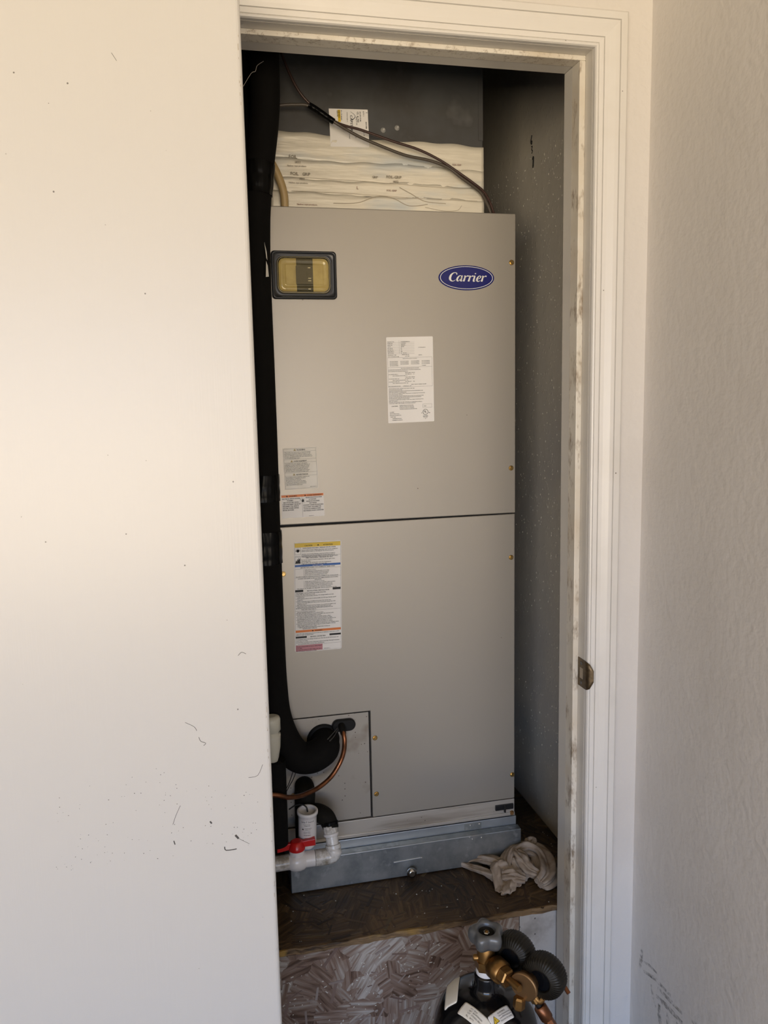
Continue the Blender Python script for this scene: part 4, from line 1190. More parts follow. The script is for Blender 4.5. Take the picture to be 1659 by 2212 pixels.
# ================================================================== plenum above
PY, PX0, PX1 = 0.03, 0.022, 0.4745
ple = thing('supply_plenum', 'dark sheet-metal plenum box with cream foil-taped base above the air handler', 'plenum', (0.25, 0.27, H))
MB().box((PX0, PY, H), (PX1, 0.52, CEIL - 0.002)).build('duct_box', 'plenum', ple, bevel=0.0012)
MB().box((PX1 - 0.010, PY - 0.0012, 1.51), (PX1, PY, CEIL - 0.004)).build('corner_seam', 'plenum', ple)
def tape(z0l, z1l, z0r, z1r, lift, x0=PX0 + 0.001, x1=PX1 + 0.001, name='foil_tape'):
    n, m_ = 70, 6
    vs, fs = [], []
    ph = random.random() * 9
    for i in range(n + 1):
        t = i / n
        x = x0 + (x1 - x0) * t
        lo = z0l + (z0r - z0l) * t + 0.0015 * math.sin(t * 13 + ph) + 0.0010 * math.sin(t * 41 + ph)
        hi = z1l + (z1r - z1l) * t + 0.0020 * math.sin(t * 9 + ph) + 0.0012 * math.sin(t * 37 + 2 * ph)
        for j in range(m_ + 1):
            s = j / m_
            wr_ = 0.0006 * math.sin(t * 60 + s * 7 + ph) * math.sin(t * 23 + ph) + 0.0005 * math.sin(s * 9 + t * 31)
            vs.append((x, PY - lift - abs(wr_) * (1 if 0 < j < m_ else 0.3), lo + (hi - lo) * s))
    for i in range(n):
        for j in range(m_):
            a_ = i * (m_ + 1) + j
            fs.append((a_, a_ + m_ + 1, a_ + m_ + 2, a_ + 1))
    q = MB().add(vs, fs, True)
    return q.build(name, 'foil', ple, solid=0.0005)
tape(1.452, 1.507, 1.440, 1.496, 0.0010)
tape(1.416, 1.458, 1.408, 1.450, 0.0016)
tape(1.388, 1.420, 1.382, 1.414, 0.0021)
tape(1.357, 1.392, 1.357, 1.387, 0.0026)
# loose cut edge and folds
q = MB()
q.tube([(0.150, PY - 0.0045, 1.3720), (0.200, PY - 0.0045, 1.3745), (0.240, PY - 0.0050, 1.3880), (0.275, PY - 0.0050, 1.3860), (0.310, PY - 0.0045, 1.3720), (0.350, PY - 0.0045, 1.3760)], 0.0007, 6)
q.tube([(0.290, PY - 0.0045, 1.4080), (0.315, PY - 0.0045, 1.3960), (0.345, PY - 0.0045, 1.3820), (0.390, PY - 0.0045, 1.3790)], 0.0007, 6)
q.tube([(0.040, PY - 0.0045, 1.4200), (0.200, PY - 0.0035, 1.4180), (0.380, PY - 0.0035, 1.4110), (0.470, PY - 0.0035, 1.4120)], 0.0004, 6)
q.tube([(0.065, PY - 0.0045, 1.3935), (0.200, PY - 0.0042, 1.3920), (0.330, PY - 0.0042, 1.3875), (0.460, PY - 0.0042, 1.3865)], 0.0004, 6)
q.tube([(0.345, PY - 0.0045, 1.3700), (0.385, PY - 0.0045, 1.3640), (0.415, PY - 0.0045, 1.3660), (0.425, PY - 0.0045, 1.3760)], 0.0005, 6)
q.build('tape_folds', 'faint_ink', ple)
sh = Sheet((0, PY - 0.0062, 0), (1, 0, 0), (0, 0, -1), (0, -1, 0))
q = MB(); qr = MB()
for s_, x, z, sz in (('FOIL', 0.062, 1.4560, 0.0085), ('1402', 0.074, 1.4465, 0.0065), ('Nashua tape products', 0.058, 1.4400, 0.0042), ('FOIL', 0.064, 1.4235, 0.0085), ('GRIP', 0.088, 1.4235, 0.0080), ('1402', 0.082, 1.4150, 0.0060), ('Nashua tape products', 0.060, 1.4075, 0.0042),
                     ('FOIL-GRIP', 0.262, 1.4250, 0.0075), ('1402', 0.276, 1.4165, 0.0065), ('GRIP', 0.232, 1.4240, 0.0060)):
    qt = MB(); sh.text(qt, s_, x, -z, sz, 0); qt.build('tape_print', 'faint_ink', ple)
for s_, x, z, sz in (('FOIL-GRIP', 0.262, 1.3990, 0.0050), ('Nashua tape products', 0.075, 1.3660, 0.0045), ('FOIL-GRIP', 0.405, 1.4560, 0.0045), ('R', 0.2105, 1.3560, 0.009), ('L', 0.199, 1.4010, 0.008)):
    qt = MB(); sh.text(qt, s_, x, -z, sz, 0); qt.build('red_tape_print', 'red_ink', ple)
# shipping sticker, print turned on its side
sh, w, h, lb = label_sheet('paper_sticker', [(0.1462, 1.5556), (0.2277, 1.5582), (0.2284, 1.4850), (0.1492, 1.4830)], r=0.0008, paper='paper', parent=ple, y=PY - 0.0016, thick=0.0003)
q = MB(); qy = MB()
for s_, u, v, sz in (('1', 0.0760, 0.0060, 0.0062), ('QTY: 1', 0.0700, 0.0035, 0.0040), ('SO-175 17.00', 0.0630, 0.0045, 0.0044), ('CL # 703', 0.0575, 0.0050, 0.0060), ('Shop ft 24', 0.0550, 0.0150, 0.0040), ('8/17/2018', 0.0745, 0.0240, 0.0042), ('2 : 0', 0.0690, 0.0440, 0.0045),
                     ('CAPSTONE', 0.0430, 0.0120, 0.0082), ('mechanical supply co', 0.0365, 0.0060, 0.0026), ('10 x 20 plenum', 0.0245, 0.0030, 0.0036), ('00017340', 0.0160, 0.0035, 0.0036), ('R-6 lined', 0.0395, 0.0480, 0.0030), ('lot 12', 0.0520, 0.0500, 0.0030)):
    sh.text(q, s_, u, v, sz * 0.85, T2, vertical=True)
sh.text(q, '3317002', 0.0190, 0.0030, 0.0045, T2 + 0.0001, vertical=True)
sh.rect(qy, 0.0180, 0.0020, 0.0235, 0.0250, T1)
for i in range(12):
    t0_, t1_ = i / 12, (i + 1) / 12
    f_ = lambda t: (0.0440 + 0.0095 * math.sin(t * PI * 0.9), 0.0050 + 0.016 * t)
    sh.line(q, *f_(t0_), *f_(t1_), 0.0004 + 0.0010 * t0_, T2)
q.build('print', 'ink', lb); qy.build('yellow_highlight', 'yellow', lb)
zs = MB().lathe([(0.0055, 0), (0.005, 0.0015), (0.0035, 0.002), (0.0033, 0.005), (0.002, 0.0058)], (0, 0, 0), (0, -1, 0), 10).build('screw', 'rivet', ple, origin=(0, 0, 0))
zs.location = Vector((0.2588, PY, 1.5205)) - ORG[ple.name]
instance(zs, ple, (0.2883, PY, 1.5265))

# ================================================================== lines, cables and drains
sl = thing('suction_line', 'thick black foam-insulated refrigerant line running down beside the open door', 'pipe', (0.0, -0.07, 0.2))
path = [(0.013, -0.07, CEIL - 0.003), (0.012, -0.07, 1.60), (0.008, -0.07, 1.50), (-0.006, -0.07, 1.40), (-0.014, -0.07, 1.32), (-0.0195, -0.07, 1.22), (-0.0200, -0.07, 1.05), (-0.0205, -0.07, 0.90), (-0.0215, -0.07, 0.70), (-0.0210, -0.07, 0.50),
        (-0.0180, -0.052, 0.40), (-0.0130, -0.045, 0.325), (0.0025, -0.045, 0.266), (0.0270, -0.045, 0.2285), (0.0550, -0.047, 0.2225), (0.0800, -0.044, 0.2310), (0.0900, -0.030, 0.2360), (0.0905, -0.004, 0.2370)]
rad = [0.0270, 0.0270, 0.0268, 0.0262, 0.0255, 0.0280, 0.0285, 0.0290, 0.0292, 0.0290, 0.0290, 0.0300, 0.0325, 0.0330, 0.0330, 0.0320, 0.0310, 0.0300]
MB().tube(path, rad, 28, True, 8).build('foam_insulation', 'foam', sl)
def band(zt, zb_, xt, xb, r, mat='vinyl', name='vinyl_tape_band'):
    n = 7
    pts = [(xt + (xb - xt) * i / n, -0.07, zt + (zb_ - zt) * i / n) for i in range(n + 1)]
    rr = [r + 0.0003] + [r + 0.0009 * math.sin(i * 2.1) ** 2 for i in range(1, n)] + [r + 0.0006]
    MB().tube(pts, rr, 28, True, 3).build(name, mat, sl)
band(1.4165, 1.3600, -0.0035, -0.0110, 0.0275)
band(0.8300, 0.7780, -0.0210, -0.0212, 0.0305)
band(0.7180, 0.6530, -0.0214, -0.0215, 0.0310)
q = MB()
q.add([(-0.0045, -0.0985, 1.268), (-0.0018, -0.0978, 1.240), (0.0000, -0.0972, 1.236), (-0.0010, -0.0975, 1.252)], [(0, 1, 2, 3)])
q.add([(-0.0025, -0.0982, 1.234), (-0.0042, -0.0988, 1.205), (0.0015, -0.0968, 1.206), (0.0002, -0.0972, 1.226)], [(0, 1, 2, 3)])
q.build('torn_patch', 'crumb', sl, solid=0.0006)

ll_ = thing('liquid_line', 'bare copper tube curving out of the oval grommet', 'pipe', (0.06, -0.03, 0.13))
MB().tube([(0.1300, 0.000, 0.2690), (0.1302, -0.014, 0.2640), (0.1310, -0.026, 0.2560), (0.1318, -0.030, 0.2420), (0.1290, -0.030, 0.2178), (0.1188, -0.031, 0.1931), (0.0987, -0.038, 0.1693), (0.0710, -0.052, 0.1565), (0.0435, -0.072, 0.1564), (0.0218, -0.092, 0.1621),
           (-0.0019, -0.1120, 0.1730), (-0.0270, -0.124, 0.1870), (-0.070, -0.125, 0.196), (-0.120, -0.10, 0.200)], 0.0050, 16, True, 8).build('copper_tube', 'copper', ll_)
MB().tube([(0.1300, -0.003, 0.2680), (0.1302, -0.014, 0.2640), (0.1310, -0.024, 0.2560)], [0.0075, 0.0072, 0.0060], 14).build('rubber_sleeve', 'foam_dirty', ll_)

rs_ = thing('insulated_riser', 'straight black foam riser pipe beside the door edge below the cream vent stub', 'pipe', (-0.0255, -0.0905, 0.035))
MB().tube([(-0.0255, -0.0905, 0.2455), (-0.0255, -0.0905, 0.15), (-0.0262, -0.0905, 0.0640)], 0.0235, 24).build('foam_insulation', 'foam', rs_)
MB().lathe([(0.0095, 0.0365), (0.0095, 0.0700)], (-0.0405, -0.0905, 0), (0, 0, 1), 16).build('pipe', 'pvc', rs_)

# two thin sensor wires behind the suction elbow
tag(MB().tube([(0.020, -0.035, 0.215), (0.019, -0.034, 0.195), (0.014, -0.033, 0.178), (0.006, -0.035, 0.160), (-0.004, -0.040, 0.150)], 0.0010, 8).build('sensor_wire', 'ink'), 'thin black wire hanging under the suction elbow, left of a pair', 'wire', 'sensor wires by the drain')
tag(MB().tube([(0.0265, -0.035, 0.212), (0.0255, -0.033, 0.192), (0.018, -0.032, 0.172), (0.009, -0.034, 0.158), (0.000, -0.041, 0.147)], 0.0010, 8).build('sensor_wire', 'ink'), 'thin black wire hanging under the suction elbow, right of a pair', 'wire', 'sensor wires by the drain')
tag(MB().tube([(0.0900, -0.064, 0.2660), (0.1030, -0.040, 0.2650), (0.1200, -0.010, 0.2655)], 0.0009, 8).build('sensor_wire', 'ink_grey'), 'upper thin wire bridging suction elbow and oval grommet', 'wire', 'sensor wires by the drain')
tag(MB().tube([(0.0950, -0.060, 0.2600), (0.1080, -0.038, 0.2600), (0.1210, -0.010, 0.2620)], 0.0009, 8).build('sensor_wire', 'ink_grey'), 'lower thin wire bridging suction elbow and oval grommet', 'wire', 'sensor wires by the drain')

# condensate drain: foam trap, rubber elbow, PVC and ball valve
dn = thing('condensate_drain', 'grimy white PVC drain line with red-handled ball valve and black foam elbow', 'drain pipe', (0.03, -0.085, -0.03))
MB().tube([(0.0440, 0.003, 0.1380), (0.0440, -0.012, 0.1380), (0.0430, -0.022, 0.1280), (0.0415, -0.024, 0.1060), (0.0405, -0.024, 0.0780), (0.0395, -0.024, 0.0300)], [0.0200, 0.0215, 0.0225, 0.0215, 0.0205, 0.0205], 22, True, 6).build('foam_elbow', 'foam_dirty', dn)
MB().tube([(0.0440, -0.034, 0.0900), (0.0640, -0.042, 0.0940), (0.0800, -0.060, 0.0930), (0.0880, -0.070, 0.0800), (0.0890, -0.075, 0.0720)], [0.0200, 0.0200, 0.0190, 0.0175, 0.0165], 20, True, 6).build('rubber_elbow', 'foam_dirty', dn)
MB().lathe([(0.0178, 0), (0.0182, 0.003), (0.0178, 0.006)], (0.0880, -0.0700, 0.0850), (0.06, -0.35, -0.9), 24).build('hose_clamp', 'vinyl', dn)
ax_ = Vector((0.10, -0.30, -0.95)).normalized()
b0 = Vector((0.0870, -0.0740, 0.0800))
MB().lathe([(0.0135, 0), (0.0150, 0.002), (0.0150, 0.014), (0.0140, 0.018)], b0, ax_, 10, smooth=False).build('threaded_adapter', 'pvc', dn)
MB().lathe([(0.0150, 0.016), (0.0162, 0.017), (0.0162, 0.021), (0.0148, 0.0225)], b0, ax_, 24).build('coupling_ring', 'pvc_clean', dn)
MB().lathe([(0.0132, 0.020), (0.0132, 0.046)], b0, ax_, 24).build('pipe', 'pvc', dn)
ex = b0 + ax_ * 0.040
ez = 0.0195
MB().tube([ex, ex + ax_ * 0.010, (0.0925, -0.090, ez + 0.012), (0.0865, -0.0905, ez + 0.002), (0.0740, -0.0905, ez), (0.0520, -0.0905, ez)], [0.0160, 0.0165, 0.0175, 0.0175, 0.0170, 0.0168], 26, True, 6).build('elbow', 'pvc', dn)
MB().lathe([(0.0162, 0), (0.0162, 0.028)], (0.0512, -0.0905, ez), (-1, 0, 0), 26).build('valve_socket', 'pvc_clean', dn)
q = MB()
q.lathe([(0.0150, -0.004), (0.0195, 0.002), (0.0215, 0.010), (0.0215, 0.020), (0.0195, 0.028), (0.0155, 0.033)], (0.0290, -0.0905, ez), (-1, 0, 0), 26)
q.lathe([(0.0165, 0), (0.0160, 0.016), (0.0150, 0.0205)], (0.0140, -0.0905, ez + 0.006), (0, 0, 1), 24)
q.build('valve_body', 'pvc_clean', dn)
MB().lathe([(0.0160, 0), (0.0160, 0.090)], (-0.0020, -0.0905, ez), (-1, 0, -0.02), 24).build('pipe', 'pvc', dn)
hq = MB()
hq.lathe([(0.0175, 0), (0.0180, 0.004), (0.0165, 0.010), (0.0135, 0.0165), (0.0105, 0.019)], (0.0140, -0.0905, ez + 0.0255), (0, 0, 1), 24)
def lever(xa, xb, za_, zb2, ya, yb):
    hq.loops([[(xa, -0.0905 - ya, za_ - 0.0060), (xa, -0.0905 + ya, za_ - 0.0060), (xa, -0.0905 + ya, za_ + 0.0070), (xa, -0.0905 - ya, za_ + 0.0070)],
              [(xb, -0.0905 - yb, zb2 - 0.0075), (xb, -0.0905 + yb, zb2 - 0.0075), (xb, -0.0905 + yb, zb2 + 0.0070), (xb, -0.0905 - yb, zb2 + 0.0070)]], True, True, smooth=False)
lever(0.0220, 0.0530, ez + 0.0360, ez + 0.0390, 0.0045, 0.0065)
lever(0.0060, -0.0270, ez + 0.0350, ez + 0.0335, 0.0045, 0.0065)
hq.build('valve_handle', 'red', dn, bevel=0.0012)

fs_ = thing('float_switch', 'white cylindrical float switch canister with printed side above the red valve', 'float switch', (0.037, -0.088, 0.05))
tilt = Vector((0.02, -0.10, 1)).normalized()
cb = Vector((0.0396, -0.0660, 0.0440))
MB().lathe([(0.0160, -0.008), (0.0182, -0.002), (0.0192, 0.006), (0.0195, 0.060), (0.0200, 0.068), (0.0222, 0.070), (0.0222, 0.075), (0.0210, 0.0765), (0.0165, 0.0765), (0.0155, 0.0700), (0.0080, 0.0690)], cb, tilt, 36).build('canister', 'pvc_clean', fs_)
MB().tube([cb + Vector((0.002, -0.004, 0.0700)), cb + Vector((0.000, -0.004, 0.0800)), cb + Vector((-0.008, 0.002, 0.0840)), cb + Vector((-0.022, 0.010, 0.0800)), cb + Vector((-0.034, 0.020, 0.068))], 0.0016, 8).build('lead_wire', 'ink', fs_)
_u = tilt.cross(Vector((0, -1, 0))).normalized()
def can_fn(u, v, hh):
    a_ = (u - 0.012) / 0.0196
    r = 0.0196 + hh
    side = Vector((1, 0, 0)); frt = Vector((0, -1, 0))
    return cb + tilt * (0.062 - v) + (side * math.sin(a_ - 0.22) + frt * math.cos(a_ - 0.22)) * r
sh = Sheet((0, 0, 0), (1, 0, 0), (0, 0, -1), (0, -1, 0), can_fn)
q = MB()
for s_, u, v, sz in (('Safe-T-Switch', 0.0010, 0.006, 0.0050), ('by Rectorseal', 0.0050, 0.0105, 0.0026), ('Model SS2', 0.0075, 0.0140, 0.0032), ('CONDENSATE', 0.0080, 0.0200, 0.0024), ('OVERFLOW', 0.0085, 0.0232, 0.0024), ('24V 1.5A MAX', 0.0060, 0.0280, 0.0024), ('CLASS 2 ONLY', 0.0060, 0.0310, 0.0024), ('WARNING', 0.0060, 0.0365, 0.0034), ('patented', 0.0080, 0.0420, 0.0022)):
    sh.text(q, s_, u, v, sz, 0.0003, cond=0.92)
sh.triangle(q, 0.0042, 0.0215, 0.0050, 0.0003)
q.build('print', 'ink_grey', fs_)

vp = thing('vent_pipe', 'cream PVC vent stub with loose cap beside the door edge', 'pipe', (-0.0280, -0.0905, 0.246))
cz = Vector((-0.0285, -0.0925, 0))
MB().lathe([(0.0150, 0.3085), (0.0187, 0.3125), (0.0187, 0.335), (0.0170, 0.3395), (0.0100, 0.342)], cz, (0, 0, 1), 30).build('cap', 'pvc_cream', vp)
MB().lathe([(0.0105, 0.246), (0.0130, 0.254), (0.0170, 0.276), (0.0182, 0.296), (0.0182, 0.3040), (0.0145, 0.3055), (0.0145, 0.313)], cz, (0, 0, 1), 30).build('hub', 'pvc_cream', vp)

# tan tubing behind the suction line
tag(MB().tube([(0.006, 0.004, 1.460), (0.026, 0.004, 1.437), (0.0410, 0.005, 1.405), (0.0475, 0.007, 1.380), (0.0485, 0.010, H)], 0.0080, 16, True, 6).build('tan_tubing', 'beige'),
    'tan flexible tube curving from behind the suction line into the air handler top', 'tube')

# thermostat cables
ca = thing('control_cable', 'upper dark brown control cable looping from the plenum top left to the cabinet top', 'cable', (0.30, -0.005, H))
MB().tube([(0.030, -0.012, 1.700), (0.0470, -0.012, 1.6450), (0.0750, -0.008, 1.5830), (0.1050, -0.005, 1.5490), (0.1491, -0.006, 1.5215), (0.1750, -0.003, 1.5135), (0.2049, 0.000, 1.5090), (0.2712, 0.002, 1.4910), (0.3244, 0.003, 1.4780), (0.3700, 0.004, 1.4600),
           (0.4081, 0.005, 1.4390), (0.4450, 0.006, 1.4170), (0.4686, 0.010, 1.4020), (0.4850, 0.016, 1.3820), (0.4960, 0.022, 1.3610), (0.4990, 0.026, H)], 0.0026, 10, True, 5).build('jacket', 'wire', ca)
cb_ = thing('control_cable', 'lower grey-brown control cable sagging in front of the foil tape', 'cable', (0.30, -0.005, H))
MB().tube([(0.000, 0.004, 1.5380), (0.0448, -0.003, 1.5450), (0.0765, -0.005, 1.5476), (0.1040, -0.007, 1.5450), (0.1491, -0.009, 1.5185), (0.1750, -0.006, 1.5060), (0.2045, -0.003, 1.4935), (0.2518, 0.000, 1.4780), (0.2998, 0.002, 1.4645), (0.3486, 0.003, 1.4575), (0.3881, 0.004, 1.4455),
           (0.4180, 0.006, 1.4270), (0.4450, 0.010, 1.4120), (0.4650, 0.014, 1.3990), (0.4810, 0.020, 1.3780), (0.4900, 0.024, 1.3600), (0.4915, 0.027, H)], 0.0030, 10, True, 5).build('jacket', 'wire_grey', cb_)
MB().tube([(0.1010, -0.0060, 1.5480), (0.1120, -0.0065, 1.5420), (0.1300, -0.0070, 1.5310), (0.1500, -0.0072, 1.5190)], [0.0058, 0.0062, 0.0062, 0.0056], 14, True, 4).build('tape_wrap', 'vinyl', cb_)

# cobweb thread at the head of the opening
tag(MB().tube([(-0.070, -0.16, 1.5000), (-0.050, -0.155, 1.5120), (-0.040, -0.15, 1.5160), (-0.020, -0.14, 1.5480), (-0.012, -0.138, 1.5530), (-0.008, -0.135, 1.5640), (0.004, -0.13, 1.5740)], 0.00045, 6, True, 4).build('cobweb_thread', 'thread'),
    'pale cobweb thread hanging in the dark upper left of the closet', 'cobweb')

# ================================================================== rag
def cloth(rows, nz, seedv):
    rnd = random.Random(seedv)
    m_ = len(rows[0])
    def cr(p0, p1, p2, p3, t):
        return 0.5 * ((2 * p1) + (p2 - p0) * t + (2 * p0 - 5 * p1 + 4 * p2 - p3) * t * t + (3 * p1 - p0 - 3 * p2 + p3) * t ** 3)
    rows = [[Vector(p) for p in r_] for r_ in rows]
    def dens(lst, k):
        out = []
        for i in range(len(lst) - 1):
            for s in range(k):
                out.append(cr(lst[max(i - 1, 0)], lst[i], lst[i + 1], lst[min(i + 2, len(lst) - 1)], s / k))
        out.append(lst[-1])
        return out
    g = [dens(r_, 7) for r_ in rows]
    cols = [dens([g[j][i] for j in range(len(g))], 7) for i in range(len(g[0]))]
    ni, nj = len(cols), len(cols[0])
    ph = [rnd.random() * 6 for _ in range(6)]
    vs = []
    for i in range(ni):
        for j in range(nj):
            p = cols[i][j]
            a_, b_ = i / ni * 6.28, j / nj * 6.28
            d = Vector((math.sin(3.1 * a_ + 2.2 * b_ + ph[0]), math.sin(2.3 * a_ - 3.7 * b_ + ph[1]), math.sin(4.1 * a_ + 1.3 * b_ + ph[2]) + 0.6 * math.sin(7 * b_ + 2 * a_ + ph[3]))) * nz
            q_ = Vector((p.x, p.y, G + (p.z - G) * 0.72)) + d
            q_.z = max(q_.z, PT + 0.0022)
            vs.append(q_)
    return vs, [(i * nj + j, i * nj + j + 1, (i + 1) * nj + j + 1, (i + 1) * nj + j) for i in range(ni - 1) for j in range(nj - 1)]
G = PT + 0.003
q = MB()
def roll(pts, rad, n_pleat, ph, squash=0.8, open_end=False):
    """a bunched roll of cloth: pleats run along its length"""
    P, Q = [], []
    pts = [Vector(p) for p in pts]
    for i in range(len(pts) - 1):
        p0, p1, p2, p3 = pts[max(i - 1, 0)], pts[i], pts[i + 1], pts[min(i + 2, len(pts) - 1)]
        for s_ in range(10):
            t = s_ / 10
            P.append(0.5 * ((2 * p1) + (p2 - p0) * t + (2 * p0 - 5 * p1 + 4 * p2 - p3) * t * t + (3 * p1 - p0 - 3 * p2 + p3) * t ** 3))
            Q.append(rad[i] * (1 - t) + rad[i + 1] * t)
    P.append(pts[-1]); Q.append(rad[-1])
    n_ = len(P)
    lps = []
    u = None
    for i in range(n_):
        tg = (P[min(i + 1, n_ - 1)] - P[max(i - 1, 0)]).normalized()
        if u is None:
            u = tg.cross(Vector((0, 0, 1))).normalized()
        u = (u - tg * u.dot(tg)).normalized()
        w_ = tg.cross(u)
        tt = i / n_
        lp = []
        for k_ in range(72):
            a_ = 2 * PI * k_ / 72
            f_ = 1 + 0.26 * math.cos(n_pleat * a_ + ph + 1.6 * math.sin(5 * tt + ph)) + 0.13 * math.cos((n_pleat * 2 + 1) * a_ + 2.7 * ph + 6 * tt) + 0.10 * math.sin(9 * tt + 2 * a_ + ph) + 0.05 * math.sin(31 * tt + 3 * a_)
            p_ = P[i] + (u * math.cos(a_) + w_ * math.sin(a_) * squash) * Q[i] * f_
            p_.z = max(p_.z, PT + 0.0022)
            lp.append(p_)
        lps.append(lp)
    q.loops(lps, not open_end, not open_end, True)
# right-hand bunch curving round like a horseshoe
roll([(0.486, -0.088, G + .010), (0.500, -0.060, G + .018), (0.522, -0.038, G + .024), (0.552, -0.030, G + .025), (0.574, -0.052, G + .022), (0.574, -0.090, G + .019), (0.560, -0.128, G + .016), (0.538, -0.142, G + .010)],
     [0.011, 0.016, 0.018, 0.018, 0.018, 0.020, 0.021, 0.012], 5, 0.4)
roll([(0.560, -0.022, G + .028), (0.572, -0.018, G + .036), (0.580, -0.014, G + .040)], [0.014, 0.010, 0.003], 3, 1.4)
# tongue folded inside the bend
roll([(0.520, -0.052, G + .034), (0.524, -0.078, G + .030), (0.530, -0.105, G + .022), (0.546, -0.126, G + .018)], [0.009, 0.013, 0.012, 0.006], 4, 2.0, 1.0)
roll([(0.512, -0.064, G + .026), (0.512, -0.088, G + .016), (0.516, -0.112, G + .008)], [0.008, 0.012, 0.009], 4, 3.1)
# web between the two halves
roll([(0.470, -0.094, G + .010), (0.492, -0.104, G + .012), (0.514, -0.116, G + .008)], [0.014, 0.015, 0.008], 5, 0.9)
# left ring lying on the boards
roll([(0.490, -0.066, G + .014), (0.468, -0.040, G + .014), (0.442, -0.018, G + .012), (0.420, -0.012, G + .009), (0.398, -0.014, G + .004)], [0.010, 0.011, 0.009, 0.007, 0.004], 4, 1.1)
roll([(0.398, -0.014, G + .005), (0.416, -0.036, G + .005), (0.438, -0.062, G + .006), (0.452, -0.088, G + .008)], [0.005, 0.006, 0.007, 0.008], 3, 2.4)
# front loop of the left half
q.add(*cloth([
    [(0.447, -0.072, G + .004), (0.452, -0.060, G + .016), (0.462, -0.052, G + .022), (0.478, -0.056, G + .024), (0.494, -0.066, G + .020)],
    [(0.446, -0.090, G + .010), (0.450, -0.078, G + .026), (0.464, -0.066, G + .036), (0.482, -0.068, G + .040), (0.500, -0.078, G + .026)],
    [(0.442, -0.112, G + .006), (0.452, -0.098, G + .022), (0.472, -0.082, G + .026), (0.488, -0.082, G + .036), (0.502, -0.094, G + .022)],
    [(0.442, -0.130, G + .002), (0.456, -0.120, G + .010), (0.474, -0.104, G + .012), (0.490, -0.098, G + .024), (0.502, -0.108, G + .012)],
    [(0.446, -0.140, G + .006), (0.460, -0.140, G + .010), (0.476, -0.128, G + .014), (0.490, -0.116, G + .016), (0.500, -0.118, G + .004)],
    [(0.448, -0.142, G), (0.462, -0.145, G), (0.478, -0.138, G), (0.492, -0.126, G), (0.502, -0.122, G)]], 0.0018, 9), True)
o = q.build('rag', 'rag', None, origin=(0.50, -0.07, PT), solid=0.0026)
tag(o, 'crumpled dirty off-white cotton rag on the platform beside the metal stand', 'rag')

# ================================================================== gas cylinder
AX, AY = 0.272, -0.528
gc = thing('gas_cylinder', 'glossy black nitrogen cylinder with grey handwheel standing before the platform', 'gas cylinder', (AX, AY, FLOOR))
SHOULDER = [(0.0890, -0.095), (0.0883, -0.070), (0.0850, -0.046), (0.0775, -0.0245), (0.0660, -0.0090), (0.0530, 0.0005), (0.0400, 0.0060), (0.0320, 0.0085)]
TP = [(0.080, FLOOR), (0.0885, FLOOR + 0.012), (0.0890, FLOOR + 0.03)] + SHOULDER + [(0.0262, 0.0105), (0.0225, 0.0140), (0.0208, 0.0185), (0.0202, 0.0260), (0.0198, 0.0360), (0.0185, 0.0390), (0.0150, 0.0395)]
MB().lathe(TP, (AX, AY, 0), (0, 0, 1), 64).build('tank_body', 'tank', gc)
MB().lathe([(0.0165, 0.0385), (0.0170, 0.0410), (0.0160, 0.0480)], (AX, AY, 0), (0, 0, 1), 24).build('thread_seal_tape', 'teflon', gc)
q = MB()
q.lathe([(0.0180, 0.0475), (0.0190, 0.0500), (0.0190, 0.0640)], (AX, AY, 0), (0, 0, 1), 6, smooth=False)
q.lathe([(0.0160, 0.0630), (0.0150, 0.0700), (0.0150, 0.0880), (0.0120, 0.0930), (0.0120, 0.0980)], (AX, AY, 0), (0, 0, 1), 20)
od = Vector((0.028, -0.082, 0)).normalized()          # outlet direction
q.lathe([(0.0120, 0.0), (0.0120, 0.022)], (AX, AY, 0.0630), od, 20)
q.lathe([(0.0055, 0.0), (0.0055, 0.020), (0.004, 0.022)], (AX, AY, 0.066), (-1, 0.15, 0.05), 12)
q.build('valve_body', 'brass', gc)
# five-lobed handwheel
q = MB()
lob = lambda a_, h_: 1 + 0.13 * math.cos(5 * a_ + 0.5)
WZ = 0.0965
prf = [(0.0095, 0.001), (0.0185, -0.004), (0.0238, -0.003), (0.0262, 0.003), (0.0266, 0.010), (0.0258, 0.016), (0.0235, 0.0200), (0.0195, 0.0215), (0.0150, 0.0205), (0.0140, 0.0190), (0.0128, 0.0150)]
q.lathe(prf, (AX, AY, WZ), (0.02, -0.10, 1), 70, mod=lambda a_, h_: lob(a_, h_) if h_ not in (0.001, 0.0205, 0.0190, 0.0150) else 1, cap1=False)
hw = q.build('handwheel', 'wheel', gc)
MB().lathe([(0.0128, 0.0150), (0.0110, 0.0118), (0.0040, 0.0116)], (AX, AY, WZ), (0.02, -0.10, 1), 30, cap0=False).build('hub_recess_shade', 'blackm', hw)  # black disc stands in for the shade inside the hub
MB().lathe([(0.0055, 0.0105), (0.0055, 0.0150), (0.0045, 0.0160)], (AX, AY, WZ), (0.02, -0.10, 1), 6, smooth=False).build('stem_nut', 'steel', hw)
MB().lathe([(0.0032, 0.0155), (0.0030, 0.0170), (0.0015, 0.0175)], (AX, AY, WZ), (0.02, -0.10, 1), 14).build('stem_tip', 'brass', hw)

